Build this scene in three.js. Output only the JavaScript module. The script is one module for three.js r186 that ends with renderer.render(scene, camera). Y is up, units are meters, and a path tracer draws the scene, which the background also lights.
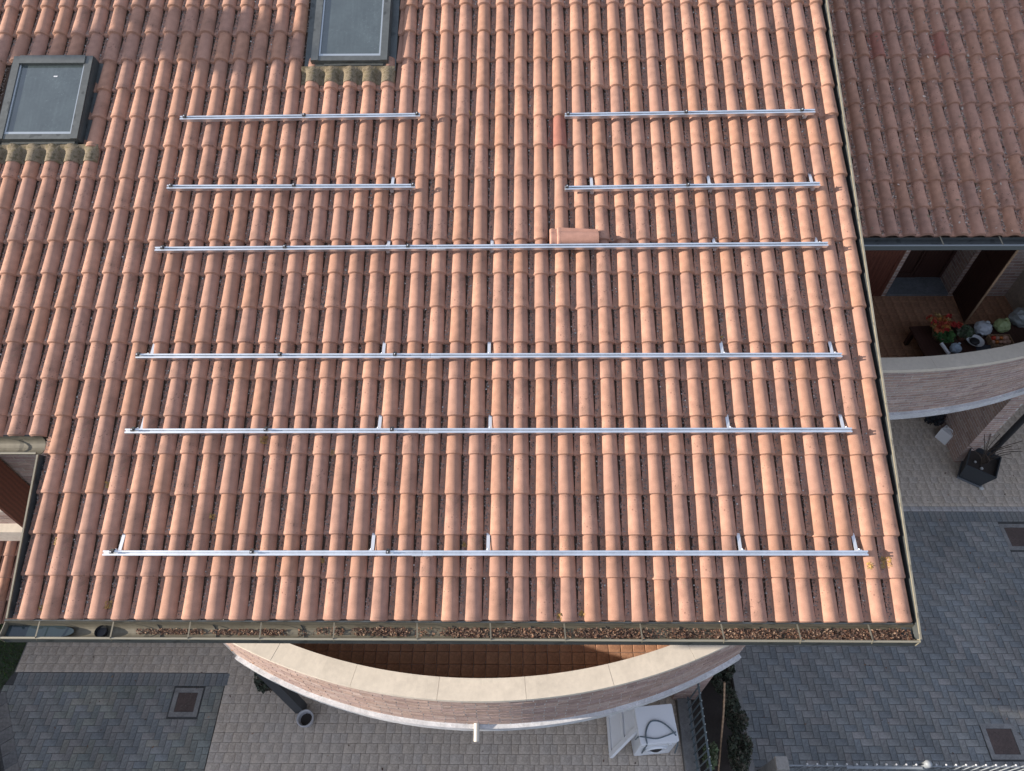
import * as THREE from 'three';
import { mergeGeometries } from 'three/addons/utils/BufferGeometryUtils.js';
import { ImprovedNoise } from 'three/addons/math/ImprovedNoise.js';

// ------------------------------------------------------------------ frame of the roof, camera, sky, sun
const V = (x, y, z) => new THREE.Vector3(x, y, z);
const ALPHA = THREE.MathUtils.degToRad(21.5), EY = 6.05;            // roof pitch, height of the eave
const U = V(0, Math.sin(ALPHA), -Math.cos(ALPHA)), N = V(0, Math.cos(ALPHA), Math.sin(ALPHA));
const roofPoint = (a, b, c) => V(a, EY, 0).addScaledVector(U, b).addScaledVector(N, c);

const scene = new THREE.Scene(), SKY = 0.78;
const F = 715, PIT = 0.282, YAW = -0.0116;
const camera = new THREE.PerspectiveCamera(2 * Math.atan(385.5 / F) * 180 / Math.PI, 1024 / 771, 0.1, 600);
const CAM = roofPoint(-0.003, 0.2267, 6.4124);
let fw = U.clone().multiplyScalar(Math.sin(PIT)).addScaledVector(N, -Math.cos(PIT));
const up = U.clone().multiplyScalar(Math.cos(PIT)).addScaledVector(N, Math.sin(PIT));
const rt = V(1, 0, 0).multiplyScalar(Math.cos(YAW)).addScaledVector(fw, -Math.sin(YAW));
fw = fw.clone().multiplyScalar(Math.cos(YAW)).addScaledVector(V(1, 0, 0), Math.sin(YAW));
camera.quaternion.setFromRotationMatrix(new THREE.Matrix4().makeBasis(rt, up, fw.clone().negate()));
camera.position.copy(CAM);

const SUN = V(-0.955, 0.28, 0.085).normalize();
{ // hazy clear sky: air only, brighter and paler towards the horizon and around the sun
  const w = 256, h = 128, d = new Float32Array(w * h * 4);
  for (let j = 0; j < h; j++) for (let i = 0; i < w; i++) {
    const el = ((j + 0.5) / h - 0.5) * Math.PI, az = ((i + 0.5) / w - 0.5) * 2 * Math.PI;
    const x = Math.cos(el) * Math.cos(az), y = Math.sin(el), z = Math.cos(el) * Math.sin(az), c = Math.max(0, x * SUN.x + y * SUN.y + z * SUN.z);
    const k = Math.pow(1 - Math.max(0, y), 3), glow = 0.35 * Math.pow(c, 6) + 0.9 * Math.pow(c, 40), q = (j * w + i) * 4;
    d[q] = SKY * (0.4 + 0.3 * k + glow); d[q + 1] = SKY * (0.468 + 0.28 * k + glow * 0.9); d[q + 2] = SKY * (0.64 + 0.2 * k + glow * 0.72); d[q + 3] = 1;
  }
  const t = new THREE.DataTexture(d, w, h, THREE.RGBAFormat, THREE.FloatType); t.mapping = THREE.EquirectangularReflectionMapping; t.magFilter = THREE.LinearFilter; t.wrapS = THREE.RepeatWrapping; t.needsUpdate = true;
  scene.background = t; scene.environment = t;
}
const sun = new THREE.DirectionalLight(new THREE.Color(1, 0.895, 0.78), 5);
sun.position.copy(SUN.clone().multiplyScalar(60)); sun.castShadow = true;
sun.shadow.mapSize.set(4096, 4096); sun.shadow.radius = 1;
Object.assign(sun.shadow.camera, { left: -20, right: 20, top: 20, bottom: -20, near: 1, far: 140 });
scene.add(sun); scene.add(sun.target);
const renderer = new THREE.WebGLRenderer({ antialias: true });
renderer.toneMapping = THREE.LinearToneMapping;
renderer.toneMappingExposure = 1.97;
renderer.shadowMap.enabled = true;

// ------------------------------------------------------------------ helpers
let seed = 7;
const rnd = () => { seed = (seed + 0x6D2B79F5) | 0; let t = Math.imul(seed ^ (seed >>> 15), 1 | seed); t = (t + Math.imul(t ^ (t >>> 7), 61 | t)) ^ t; return ((t ^ (t >>> 14)) >>> 0) / 4294967296; };
const rr = (a, b) => a + (b - a) * rnd();
const pick = (l) => l[Math.floor(rnd() * l.length)];
const ray = (px, py) => fw.clone().addScaledVector(rt, (px - 512) / F).addScaledVector(up, (385.5 - py) / F);
const onY = (px, py, y) => { const d = ray(px, py); return CAM.clone().addScaledVector(d, (y - CAM.y) / d.y); };
const onRoof = (px, py, c = 0) => { const d = ray(px, py), o = roofPoint(0, 0, 0), p = CAM.clone().addScaledVector(d, (c - CAM.clone().sub(o).dot(N)) / d.dot(N)).sub(o); return [p.x, p.dot(U)]; };
const toPixel = (p) => { const d = p.clone().sub(CAM), z = d.dot(fw); return [512 + F * d.dot(rt) / z, 385.5 - F * d.dot(up) / z]; };

const used = {};
const numbered = (n) => { used[n] = (used[n] ?? -1) + 1; return used[n] ? n + '_' + String(used[n]).padStart(3, '0') : n; };
function obj(name, geo, mat, parent = scene) {
  const m = new THREE.Mesh(geo, mat); m.name = parent === scene ? numbered(name) : name;
  m.castShadow = m.receiveShadow = true; parent.add(m); return m;
}
function tag(o, label, category, group) { o.userData = { ...o.userData, label, category }; if (group) o.userData.group = group; return o; }
function thing(name, label, category, pos = [0, 0, 0], turn = 0, group) {
  const o = new THREE.Group(); o.name = numbered(name); scene.add(o); o.position.set(...pos); o.rotation.y = turn;
  return tag(o, label, category, group);
}
const part = (name, parent) => { const g = new THREE.Group(); g.name = name; parent.add(g); return g; };
const structure = (name, geo, mat, label) => { const m = obj(name, geo, mat); m.userData.kind = 'structure'; if (label) m.userData.label = label; return m; };
const stuff = (o) => { o.userData.kind = 'stuff'; return o; };

// a collector of flat faces with colours and uv in metres
class Faces {
  constructor() { this.p = []; this.n = []; this.c = []; this.u = []; }
  quad(a, b, c, d, col = [1, 1, 1]) {
    const e1 = b.clone().sub(a), e2 = d.clone().sub(a), nn = e1.clone().cross(e2).normalize();
    const ou = a.x * 1.3 + a.z * 0.7 + a.y * 0.31, ov = a.y * 1.1 + a.z * 0.53, l1 = e1.length(), l2 = e2.length();
    const uv = [[ou, ov], [ou + l1, ov], [ou + l1, ov + l2], [ou, ov + l2]];
    for (const [v, k] of [[a, 0], [b, 1], [c, 2], [a, 0], [c, 2], [d, 3]]) { this.p.push(v.x, v.y, v.z); this.n.push(nn.x, nn.y, nn.z); this.c.push(...col); this.u.push(...uv[k]); }
    return this;
  }
  tri(a, b, c, col = [1, 1, 1]) {
    const nn = b.clone().sub(a).cross(c.clone().sub(a)).normalize();
    for (const v of [a, b, c]) { this.p.push(v.x, v.y, v.z); this.n.push(nn.x, nn.y, nn.z); this.c.push(...col); this.u.push(v.x, v.z + v.y); }
    return this;
  }
  // box about a centre with half-axes
  box(o, X, Y, Z, col, bottom = true) {
    const P = (i, j, k) => o.clone().addScaledVector(X, i).addScaledVector(Y, j).addScaledVector(Z, k);
    this.quad(P(-1, 1, 1), P(1, 1, 1), P(1, 1, -1), P(-1, 1, -1), col);
    if (bottom) this.quad(P(-1, -1, -1), P(1, -1, -1), P(1, -1, 1), P(-1, -1, 1), col);
    this.quad(P(-1, -1, 1), P(1, -1, 1), P(1, 1, 1), P(-1, 1, 1), col);
    this.quad(P(1, -1, -1), P(-1, -1, -1), P(-1, 1, -1), P(1, 1, -1), col);
    this.quad(P(1, -1, 1), P(1, -1, -1), P(1, 1, -1), P(1, 1, 1), col);
    this.quad(P(-1, -1, -1), P(-1, -1, 1), P(-1, 1, 1), P(-1, 1, -1), col);
    return this;
  }
  aabb(x0, x1, y0, y1, z0, z1, col) { return this.box(V((x0 + x1) / 2, (y0 + y1) / 2, (z0 + z1) / 2), V((x1 - x0) / 2, 0, 0), V(0, (y1 - y0) / 2, 0), V(0, 0, (z1 - z0) / 2), col); }
  bar(a, b, w, h, upv = V(0, 1, 0), col) {
    const d = b.clone().sub(a), Z = d.clone().multiplyScalar(0.5), s = d.clone().normalize().cross(upv).normalize(), t = s.clone().cross(d).normalize();
    return this.box(a.clone().add(b).multiplyScalar(0.5), s.multiplyScalar(w / 2), t.multiplyScalar(h / 2), Z.negate(), col);
  }
  geo() {
    const g = new THREE.BufferGeometry();
    g.setAttribute('position', new THREE.Float32BufferAttribute(this.p, 3)); g.setAttribute('normal', new THREE.Float32BufferAttribute(this.n, 3));
    g.setAttribute('color', new THREE.Float32BufferAttribute(this.c, 3)); g.setAttribute('uv', new THREE.Float32BufferAttribute(this.u, 2));
    return g;
  }
}
const box = (x0, x1, y0, y1, z0, z1) => new Faces().aabb(x0, x1, y0, y1, z0, z1).geo();
const tube = (pts, r, seg = 6, n) => new THREE.TubeGeometry(new THREE.CatmullRomCurve3(pts), n ?? Math.max(2, pts.length * 4), r, seg);
const cyl = (a, b, r0, r1 = r0, seg = 10) => { const d = b.clone().sub(a), g = new THREE.CylinderGeometry(r1, r0, d.length(), seg); g.applyQuaternion(new THREE.Quaternion().setFromUnitVectors(V(0, 1, 0), d.clone().normalize())); return g.translate(...a.clone().add(b).multiplyScalar(0.5).toArray()); };
const merge = (l) => mergeGeometries(l.map((g) => (g.index ? g.toNonIndexed() : g)).map((g) => { for (const k of Object.keys(g.attributes)) if (!['position', 'normal', 'uv'].includes(k)) g.deleteAttribute(k); return g; }));

// ------------------------------------------------------------------ procedural textures (tileable)
const perlin = new ImprovedNoise();
function tnoise(x, y, period, z) { // tileable: blend of shifted copies
  const f = (a, b) => perlin.noise(a, b, z), u = x / period, v = y / period;
  return f(x, y) * (1 - u) * (1 - v) + f(x - period, y) * u * (1 - v) + f(x, y - period) * (1 - u) * v + f(x - period, y - period) * u * v;
}
function texture(size, repeatMetres, fn, srgb = true) {
  const d = new Uint8Array(size * size * 4);
  for (let j = 0; j < size; j++) for (let i = 0; i < size; i++) {
    const c = fn(i / size, j / size, (p, z) => tnoise(i / size * p, j / size * p, p, z)), k = (j * size + i) * 4;
    for (let q = 0; q < 3; q++) d[k + q] = Math.max(0, Math.min(255, Math.round(c[q] * 255)));
    d[k + 3] = 255;
  }
  const t = new THREE.DataTexture(d, size, size); t.wrapS = t.wrapT = THREE.RepeatWrapping; t.magFilter = THREE.LinearFilter; t.minFilter = THREE.LinearMipmapLinearFilter; t.generateMipmaps = true;
  t.repeat.set(1 / repeatMetres, 1 / repeatMetres); if (srgb) t.colorSpace = THREE.SRGBColorSpace; t.needsUpdate = true; return t;
}
const g3 = (v) => [v, v, v];
// fired clay: fine grain, blotches of weathering, pale and dark specks of lichen
const clayTex = texture(512, 0.9, (u, v, n) => {
  let k = 0.9 + 0.15 * n(5, 1.5) + 0.12 * n(15, 4.2) + 0.07 * n(90, 7.7); let t = [k, k, k];
  const s = n(44, 9.1), l = n(38, 12.6), big = n(5, 20.2);
  if (s + big * 0.5 > 0.5) t = t.map((x, i) => x * [0.78, 0.77, 0.77][i]);
  if (l - big * 0.3 > 0.5) t = [k * 0.98, k * 1.02, k * 1.0];
  return t;
});
const stoneTex = texture(256, 1.3, (u, v, n) => g3(0.88 + 0.12 * n(7, 3.3) + 0.1 * n(26, 5.2) + 0.12 * n(80, 1.4)));
const fineTex = texture(256, 1.6, (u, v, n) => g3(0.93 + 0.05 * n(6, 2.3) + 0.05 * n(30, 5.7) + 0.03 * n(90, 1.1)));
const glassTex = texture(256, 0.9, (u, v, n) => { const k = 0.82 + 0.1 * n(4, 6.1) + 0.06 * n(24, 2.9) + (n(60, 4.4) > 0.45 ? 0.16 : 0), r = tnoise(u * 40, v * 3, 40, 7.7); const m = k + 0.08 * (r > 0.1 ? r : 0); return [m, m, m * 0.99]; });
const woodTex = texture(256, 0.8, (u, v, n) => { const k = 0.85 + 0.15 * Math.sin((u * 14 + 0.6 * n(4, 2.2)) * 6.283) * 0.5 + 0.12 * n(30, 8); return [k, k * 0.96, k * 0.92]; });
const metalTex = texture(256, 1.1, (u, v, n) => { const k = 0.9 + 0.1 * n(5, 1.1) + 0.1 * n(31, 2.7), s = n(11, 6.6) > 0.32 ? 0.82 : 1; return [k * s, k * s * 0.99, k * s * 0.96]; });
const mossTex = texture(256, 0.4, (u, v, n) => { const m = n(9, 3.1) + 0.6 * n(34, 8.8); const a = [0.6, 0.56, 0.44], b = [0.53, 0.49, 0.39], c = [0.68, 0.63, 0.54]; const w = m > 0.18 ? a : m > -0.15 ? c : b; const k = 1 + 0.25 * n(70, 2); return w.map((x) => x * k); });
const grainBump = texture(256, 0.25, (u, v, n) => g3(0.5 + 0.3 * n(40, 3) + 0.2 * n(90, 6)), false);

const L = (r, g, b) => new THREE.Color().setRGB(r, g, b);
const mat = (c, o = {}) => new THREE.MeshStandardMaterial({ color: Array.isArray(c) ? L(...c) : c, roughness: 0.85, ...o });
const M = {
  clay: mat([1, 1, 1], { vertexColors: true, map: clayTex, roughness: 0.9, bumpMap: grainBump, bumpScale: 0.0015 }),
  brick: mat([1, 1, 1], { vertexColors: true, map: stoneTex, roughness: 0.92 }),
  paver: mat([1, 1, 1], { vertexColors: true, map: stoneTex, roughness: 0.88, bumpMap: grainBump, bumpScale: 0.0012 }),
  mortar: mat([0.66, 0.62, 0.57], { map: stoneTex }),
  deck: mat([0.16, 0.11, 0.08], { map: woodTex }),
  coping: mat([0.74, 0.66, 0.54], { map: fineTex, roughness: 0.8 }),
  white: mat([0.72, 0.72, 0.72], { map: stoneTex, roughness: 0.7 }),
  plaster: mat([0.55, 0.47, 0.38], { map: stoneTex }),
  alu: mat([0.76, 0.8, 0.83], { map: fineTex, metalness: 0.85, roughness: 0.42 }),
  galv: mat([0.62, 0.63, 0.64], { metalness: 0.6, roughness: 0.5 }),
  black: mat([0.018, 0.018, 0.02], { roughness: 0.6 }),
  gutter: mat([0.19, 0.172, 0.13], { map: metalTex, roughness: 0.55, metalness: 0.15 }),
  gutterDark: mat([0.07, 0.08, 0.085], { map: metalTex, roughness: 0.6, metalness: 0.2 }),
  lip: mat([0.31, 0.288, 0.228], { map: metalTex, roughness: 0.5, metalness: 0.2 }),
  sash: mat([0.15, 0.16, 0.158], { map: metalTex, roughness: 0.45, metalness: 0.5 }),
  flashing: mat([0.11, 0.125, 0.13], { map: metalTex, roughness: 0.55, metalness: 0.4 }),
  moss: mat([0.4, 0.375, 0.345], { map: mossTex, roughness: 1 }),
  wood: mat([0.16, 0.055, 0.035], { map: woodTex, roughness: 0.6 }),
  darkWood: mat([0.07, 0.03, 0.022], { map: woodTex, roughness: 0.6 }),
  paleWood: mat([0.42, 0.3, 0.2], { map: woodTex }),
  water: mat([0.03, 0.045, 0.05], { roughness: 0.06 }),
  anthracite: mat([0.035, 0.04, 0.045], { roughness: 0.6 }),
  ironGreen: mat([0.1, 0.125, 0.13], { roughness: 0.55, metalness: 0.3 }),
  enamel: mat([0.72, 0.75, 0.78], { roughness: 0.3 }),
  plastic: mat([0.68, 0.69, 0.7], { roughness: 0.5 }),
  soil: mat([0.045, 0.035, 0.028], { map: stoneTex }),
  rust: mat([0.1, 0.07, 0.06], { map: stoneTex, roughness: 0.8 }),
  concrete: mat([0.23, 0.225, 0.215], { map: stoneTex }),
  bark: mat([0.09, 0.07, 0.055], { map: woodTex }),
  colour: mat([1, 1, 1], { vertexColors: true, roughness: 0.8 }),
  leaf: mat([1, 1, 1], { vertexColors: true, roughness: 0.8, side: THREE.DoubleSide }),
};

// ------------------------------------------------------------------ setting: ground, lawn, paving
const GROUND = new THREE.PlaneGeometry(500, 500).rotateX(-Math.PI / 2).translate(0, -0.06, 0);
structure('ground', GROUND, mat([0.055, 0.07, 0.035], { map: stoneTex }));

const paverGeos = {};
function paverGeo(w, d, tone) { // chamfered top, sides to the bed
  const key = w.toFixed(3) + d.toFixed(3) + tone.join(); if (paverGeos[key]) return paverGeos[key];
  const f = new Faces(), h = 0.03, b = 0.005, x = w / 2, z = d / 2, xi = x - b, zi = z - b, y1 = 0, y0 = -b, yb = -h;
  const ring = (X, Y, Z) => [V(-X, Y, Z), V(X, Y, Z), V(X, Y, -Z), V(-X, Y, -Z)], A = ring(xi, y1, zi), B = ring(x, y0, z), C = ring(x, yb, z);
  f.quad(...A, tone);
  for (let k = 0; k < 4; k++) { const q = (k + 1) % 4; f.quad(B[k], B[q], A[q], A[k], tone); f.quad(C[k], C[q], B[q], B[k], tone); }
  return (paverGeos[key] = f.geo());
}
const inside = (x, z, poly) => { let c = false; for (let i = 0, j = poly.length - 1; i < poly.length; j = i++) { const [xi, zi] = poly[i], [xj, zj] = poly[j]; if ((zi > z) !== (zj > z) && x < (xj - xi) * (z - zi) / (zj - zi) + xi) c = !c; } return c; };
// lay pavers on a named sheet: the 300 best seen as parts, the rest joined
function layPavers(sheet, list, visible) {
  const sc = (e) => { const [px, py] = toPixel(V(e.x, 0, e.z)); return (px > -10 && px < 1034 && py > 0 && py < 785 && visible(px, py) ? 1000 : 0) + e.z; };
  list.sort((a, b) => sc(b) - sc(a));
  const rest = [];
  list.forEach((e, k) => {
    const g = paverGeo(e.w, e.d, e.tone), y = rr(-0.002, 0.002), tx = rr(-1, 1) * 0.006, tz = rr(-1, 1) * 0.006;
    if (k < 300) { const m = obj('paver', g, M.paver, sheet); m.position.set(e.x, y, e.z); m.rotation.set(tx, 0, tz); }
    else rest.push(g.clone().translate(e.x, y, e.z));
  });
  if (rest.length) stuff(obj('paver_field', mergeGeometries(rest), M.paver, sheet));
}
const darkTones = [[0.222, 0.23, 0.226], [0.235, 0.24, 0.232], [0.21, 0.223, 0.224], [0.245, 0.242, 0.23], [0.232, 0.234, 0.222], [0.255, 0.245, 0.232], [0.2, 0.214, 0.218]];
const greyTones = [[0.56, 0.475, 0.385], [0.575, 0.49, 0.4], [0.54, 0.46, 0.375], [0.565, 0.475, 0.38], [0.55, 0.475, 0.395]];
function herringbone(x0, x1, z0, z1, poly, holes = []) {
  const out = [], s = 0.1, gap = 0.005, nx = Math.ceil((x1 - x0) / s), nz = Math.ceil((z1 - z0) / s);
  const ok = (i, j) => { const x = x0 + (i + 0.5) * s, z = z0 + (j + 0.5) * s; return i >= 0 && j >= 0 && i < nx && j < nz && inside(x, z, poly) && !holes.some((h) => x > h[0] && x < h[1] && z > h[2] && z < h[3]); };
  const tone = (i, j) => { const n = perlin.noise(i * 0.11 + x0, j * 0.11, 5.5) + 0.5 * perlin.noise(i * 0.3, j * 0.3 + x0, 1.5), k = n > 0.28 ? 1.14 : n < -0.28 ? 0.86 : 1, t = pick(darkTones), g = x0 < 0 && perlin.noise(i * 0.07, j * 0.1, 9.2) > rr(-0.3, 0.3) - i * 0.004 + 0.05 ? [1.02, 1.03, 0.94] : [1, 1, 1]; return t.map((q, m) => +(q * k * g[m]).toFixed(3)); };
  const add = (i, j, wi, dj) => out.push({ x: x0 + (i + wi / 2) * s, z: z0 + (j + dj / 2) * s, w: wi * s - gap, d: dj * s - gap, tone: tone(i, j) });
  for (let j = -1; j <= nz; j++) for (let i = -1; i <= nx; i++) {
    const m = (((i - j) % 4) + 4) % 4;
    if (m === 0) { const a = ok(i, j), b = ok(i + 1, j); if (a && b) add(i, j, 2, 1); else if (a) add(i, j, 1, 1); else if (b) add(i + 1, j, 1, 1); }
    if (m === 2) { const a = ok(i, j), b = ok(i, j - 1); if (a && b) add(i, j - 1, 1, 2); else if (a) add(i, j, 1, 1); else if (b) add(i, j - 1, 1, 1); }
  }
  return out;
}
function runningBond(x0, x1, z0, z1, row, tones, holes = []) {
  const out = [], gap = 0.004;
  for (let z = z0; z < z1 - 0.02; z += row) {
    const d = Math.min(row, z1 - z); let x = x0;
    while (x < x1 - 0.01) {
      let w = Math.min(pick([0.105, 0.14, 0.14, 0.175, 0.21]), x1 - x); if (x1 - x - w < 0.06) w = x1 - x;
      const cx = x + w / 2, cz = z + d / 2;
      if (!holes.some((h) => cx > h[0] && cx < h[1] && cz > h[2] && cz < h[3])) out.push({ x: cx, z: cz, w: w - gap, d: d - gap, tone: pick(tones) });
      x += w;
    }
  }
  return out;
}
const sheetOf = (name, poly, m, label) => { const s = new THREE.Shape(poly.map(([x, z]) => new THREE.Vector2(x, -z))); return structure(name, new THREE.ShapeGeometry(s).rotateX(-Math.PI / 2).translate(0, -0.012, 0), m, label); };
const joint = mat([0.07, 0.07, 0.068], { map: stoneTex }), sandJoint = mat([0.24, 0.22, 0.2], { map: stoneTex });

// left forecourt of dark herringbone pavers with a soldier-course border
const SOLD = 0.2;
const courtPoly = [[-8.28, -1.25 + SOLD], [-4.82, -1.25 + SOLD], [-4.82, 1.2], [-7.15, 1.2], [-8.05, -0.42], [-8.42, -0.95]];
const court = sheetOf('forecourt', [[-8.32, -1.25], [-4.8, -1.25], [-4.8, 1.2], [-7.3, 1.2], [-8.5, -0.8]], joint);
const cover1 = [-5.58, -5.12, -1.02, -0.58];
const courtList = herringbone(-8.6, -4.8, -1.05, 1.2, courtPoly, [cover1]);
for (let x = -8.25; x < -4.85; x += 0.1) courtList.push({ x: x + 0.05, z: -1.25 + SOLD / 2, w: 0.095, d: SOLD - 0.006, tone: pick(darkTones) });
layPavers(court, courtList, (px, py) => py > 640);
// diagonal edging of the forecourt
{
  const a = V(-8.5, 0, -0.85), b = V(-7.2, 0, 1.2), d = b.clone().sub(a), n = Math.floor(d.length() / 0.2);
  for (let k = 0; k < n; k++) { const p = a.clone().lerp(b, (k + 0.5) / n); const m = obj('edging_paver', paverGeo(0.195, 0.2, pick([[0.16, 0.155, 0.15], [0.14, 0.14, 0.14], [0.18, 0.17, 0.16]])), M.paver, court); m.position.set(p.x + 0.09, 0.006, p.z - 0.05); m.rotation.y = -Math.atan2(d.z, d.x); }
  const k = new Faces(); k.bar(V(-8.62, 0.01, -0.85), V(-7.32, 0.01, 1.2), 0.05, 0.05); obj('kerb_strip', k.geo(), M.concrete, court);
}
// main patio
const patio = structure('patio', mergeGeometries([box(-4.79, 2.47, -0.06, -0.012, -2.5, 1.2), box(-8.32, -4.79, -0.06, -0.012, -2.5, -1.255)]), sandJoint);
layPavers(patio, [...runningBond(-4.79, 2.47, -2.49, 1.2, 0.142, greyTones), ...runningBond(-8.3, -4.79, -2.49, -1.255, 0.1372, greyTones)], (px, py) => py > 640 && !(px > 250 && px < 730 && py < 726 - Math.abs(px - 485) ** 2 * 0.0011));
// drive on the right
const drivePoly = [[3.53, -4.02], [12, -4.02], [12, 1.6], [3.53, 1.6]];
const drive = sheetOf('driveway', [[3.5, -4.22], [12, -4.22], [12, 1.6], [3.5, 1.6]], joint);
const cover2 = [7.14, 7.68, -0.55, -0.04], cover3 = [8.82, 9.36, -3.97, -3.45];
const driveList = herringbone(3.53, 12, -4.02, 1.6, drivePoly, [cover2, cover3]);
for (let x = 3.53; x < 11.95; x += 0.1) driveList.push({ x: x + 0.05, z: -4.12, w: 0.095, d: 0.194, tone: pick(darkTones) });
layPavers(drive, driveList, (px, py) => (py > 642 ? px > 745 : px > 800 + py * 0.19));
// patio of the wing
const wingPatio = structure('wing_patio', box(3.2, 12, -0.06, -0.012, -7.2, -4.225), sandJoint);
layPavers(wingPatio, [...runningBond(3.22, 11.98, -7.1, -4.33, 0.142, greyTones), ...runningBond(3.22, 11.98, -4.33, -4.225, 0.105, [[0.45, 0.425, 0.4]])], (px, py) => py > 380 && px > 885);
// manhole covers
function manhole([x0, x1, z0, z1], label) {
  const t = thing('manhole_cover', label, 'manhole cover', [(x0 + x1) / 2, 0, (z0 + z1) / 2], 0, 'manhole covers');
  const w = (x1 - x0) / 2 - 0.004, d = (z1 - z0) / 2 - 0.004, r = 0.07, f = new Faces();
  f.aabb(-w, w, -0.03, 0.003, d - r, d); f.aabb(-w, w, -0.03, 0.003, -d, -d + r); f.aabb(-w, -w + r, -0.03, 0.003, -d + r, d - r); f.aabb(w - r, w, -0.03, 0.003, -d + r, d - r);
  obj('frame', f.geo(), M.concrete, t);
  const g = new Faces(); g.aabb(-w + r + 0.005, w - r - 0.005, -0.03, -0.004, -d + r + 0.005, d - r - 0.005);
  for (let i = -4; i <= 4; i++) for (let j = -4; j <= 4; j++) if ((i + j) % 2 === 0) g.aabb(i * 0.035 - 0.012, i * 0.035 + 0.012, -0.004, 0.001, j * 0.032 - 0.004, j * 0.032 + 0.004);
  obj('lid', g.geo(), M.rust, t);
}
manhole(cover1, 'square brown manhole cover in the forecourt beside the grey patio');
manhole(cover2, 'square brown manhole cover in the driveway near the white picket fence');
manhole(cover3, 'square brown manhole cover in the driveway close to the wing patio');
// lawn blades
{
  const blade = new Faces(); blade.tri(V(-0.004, 0, 0), V(0.004, 0, 0), V(0.001, 0.05, 0.012)); const n = 9000;
  const im = new THREE.InstancedMesh(blade.geo(), M.leaf, n), m4 = new THREE.Matrix4(), q = new THREE.Quaternion(), c = new THREE.Color();
  for (let k = 0; k < n; k++) {
    let x, z; do { x = rr(-9.6, -7.3); z = rr(-2.6, 0.9); } while (x > (z < -1.0 ? -8.4 - Math.max(0, -1.25 - z) * -0.3 : -8.62 + (z + 0.85) * 0.634));
    m4.compose(V(x, -0.06, z), q.setFromEuler(new THREE.Euler(rr(-0.5, 0.5), rr(0, 6.28), rr(-0.5, 0.5))), V(1, 1, 1).multiplyScalar(rr(0.8, 1.9))); im.setMatrixAt(k, m4);
    im.setColorAt(k, c.setRGB(rr(0.04, 0.09), rr(0.085, 0.14), rr(0.02, 0.045)));
  }
  im.name = 'lawn'; im.userData = { kind: 'stuff', label: 'green lawn beside the dark forecourt paving', category: 'grass' }; im.castShadow = im.receiveShadow = true; scene.add(im);
}

// ------------------------------------------------------------------ roof tiles
const W = 0.204, ROW = 0.361, TILT = 0.0215;
const PROF = [[-0.1225, -0.064], [-0.1, -0.0655], [-0.083, -0.0645]];
for (const d of [172, 155, 138, 121, 105, 90, 75, 59, 42, 25, 8]) PROF.push([0.001 + 0.0755 * Math.cos(d * Math.PI / 180), -0.0635 + 0.0635 * Math.sin(d * Math.PI / 180)]);
PROF.push([0.078, -0.066]);
function tileGeo(len, tone, uo, vo, collar = true) {
  const st = collar ? [[0, 0.002, 1], [-0.006, 0.004, 1], [-0.022, 0.0035, 1], [-0.034, 0, 1], [-len, -TILT * len / 0.39, 1]] : [[0, 0, 1], [-len, -TILT * len / 0.39, 1]];
  const pos = [], uv = [], idx = [], n = PROF.length; let al = 0; const s = [0];
  for (let k = 1; k < n; k++) { al += Math.hypot(PROF[k][0] - PROF[k - 1][0], PROF[k][1] - PROF[k - 1][1]); s.push(al); }
  st.forEach(([z, dy]) => PROF.forEach(([x, y], k) => { pos.push(x * (1 + dy * 6), y + dy, z); uv.push(s[k] + uo, -z + vo); }));
  for (let r = 0; r < st.length - 1; r++) for (let k = 0; k < n - 1; k++) { const a = r * n + k, b = a + 1, c = a + n, d = c + 1; idx.push(a, b, c, b, d, c); }
  const top = new THREE.BufferGeometry(); top.setAttribute('position', new THREE.Float32BufferAttribute(pos, 3)); top.setAttribute('uv', new THREE.Float32BufferAttribute(uv, 2)); top.setIndex(idx); top.computeVertexNormals();
  // front edge with the thickness of the clay
  const lp = [], lu = [], li = [];
  PROF.forEach(([x, y], k) => { const yo = y + st[0][1], xi = k > 2 ? 0.001 + (x - 0.001) * 0.8 : x, yi = k > 2 && k < n - 1 ? -0.0635 + (y + 0.0635) * 0.74 - 0.013 : y - 0.016; lp.push(x * (1 + st[0][1] * 6), yo, 0, xi + (x - xi) * 0.5, yi, 0.011); lu.push(s[k] + uo, vo, s[k] + uo, vo - 0.013); });
  for (let k = 0; k < n - 1; k++) { const a = 2 * k, b = a + 1, c = a + 2, d = a + 3; li.push(a, b, c, b, d, c); }
  const lip = new THREE.BufferGeometry(); lip.setAttribute('position', new THREE.Float32BufferAttribute(lp, 3)); lip.setAttribute('uv', new THREE.Float32BufferAttribute(lu, 2)); lip.setIndex(li); lip.computeVertexNormals();
  const g = mergeGeometries([top, lip]), cn = g.attributes.position.count, col = new Float32Array(cn * 3);
  for (let k = 0; k < cn; k++) for (let q = 0; q < 3; q++) col[3 * k + q] = tone[q];
  g.setAttribute('color', new THREE.BufferAttribute(col, 3)); return g;
}
const clayTones = [];
for (let k = 0; k < 14; k++) { const v = rr(0.94, 1.06), w = rr(-0.014, 0.014); clayTones.push([0.388 * v, (0.21 + w * 0.5) * v, (0.144 + w) * v]); }
const tiles = clayTones.map((t) => tileGeo(0.39, t, rnd() * 3, rnd() * 3));
const redTile = tileGeo(0.39, [0.33, 0.135, 0.095], 1.1, 0.4), tileShort = clayTones.slice(0, 5).map((t) => tileGeo(0.2, t, rnd(), rnd()));
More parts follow.
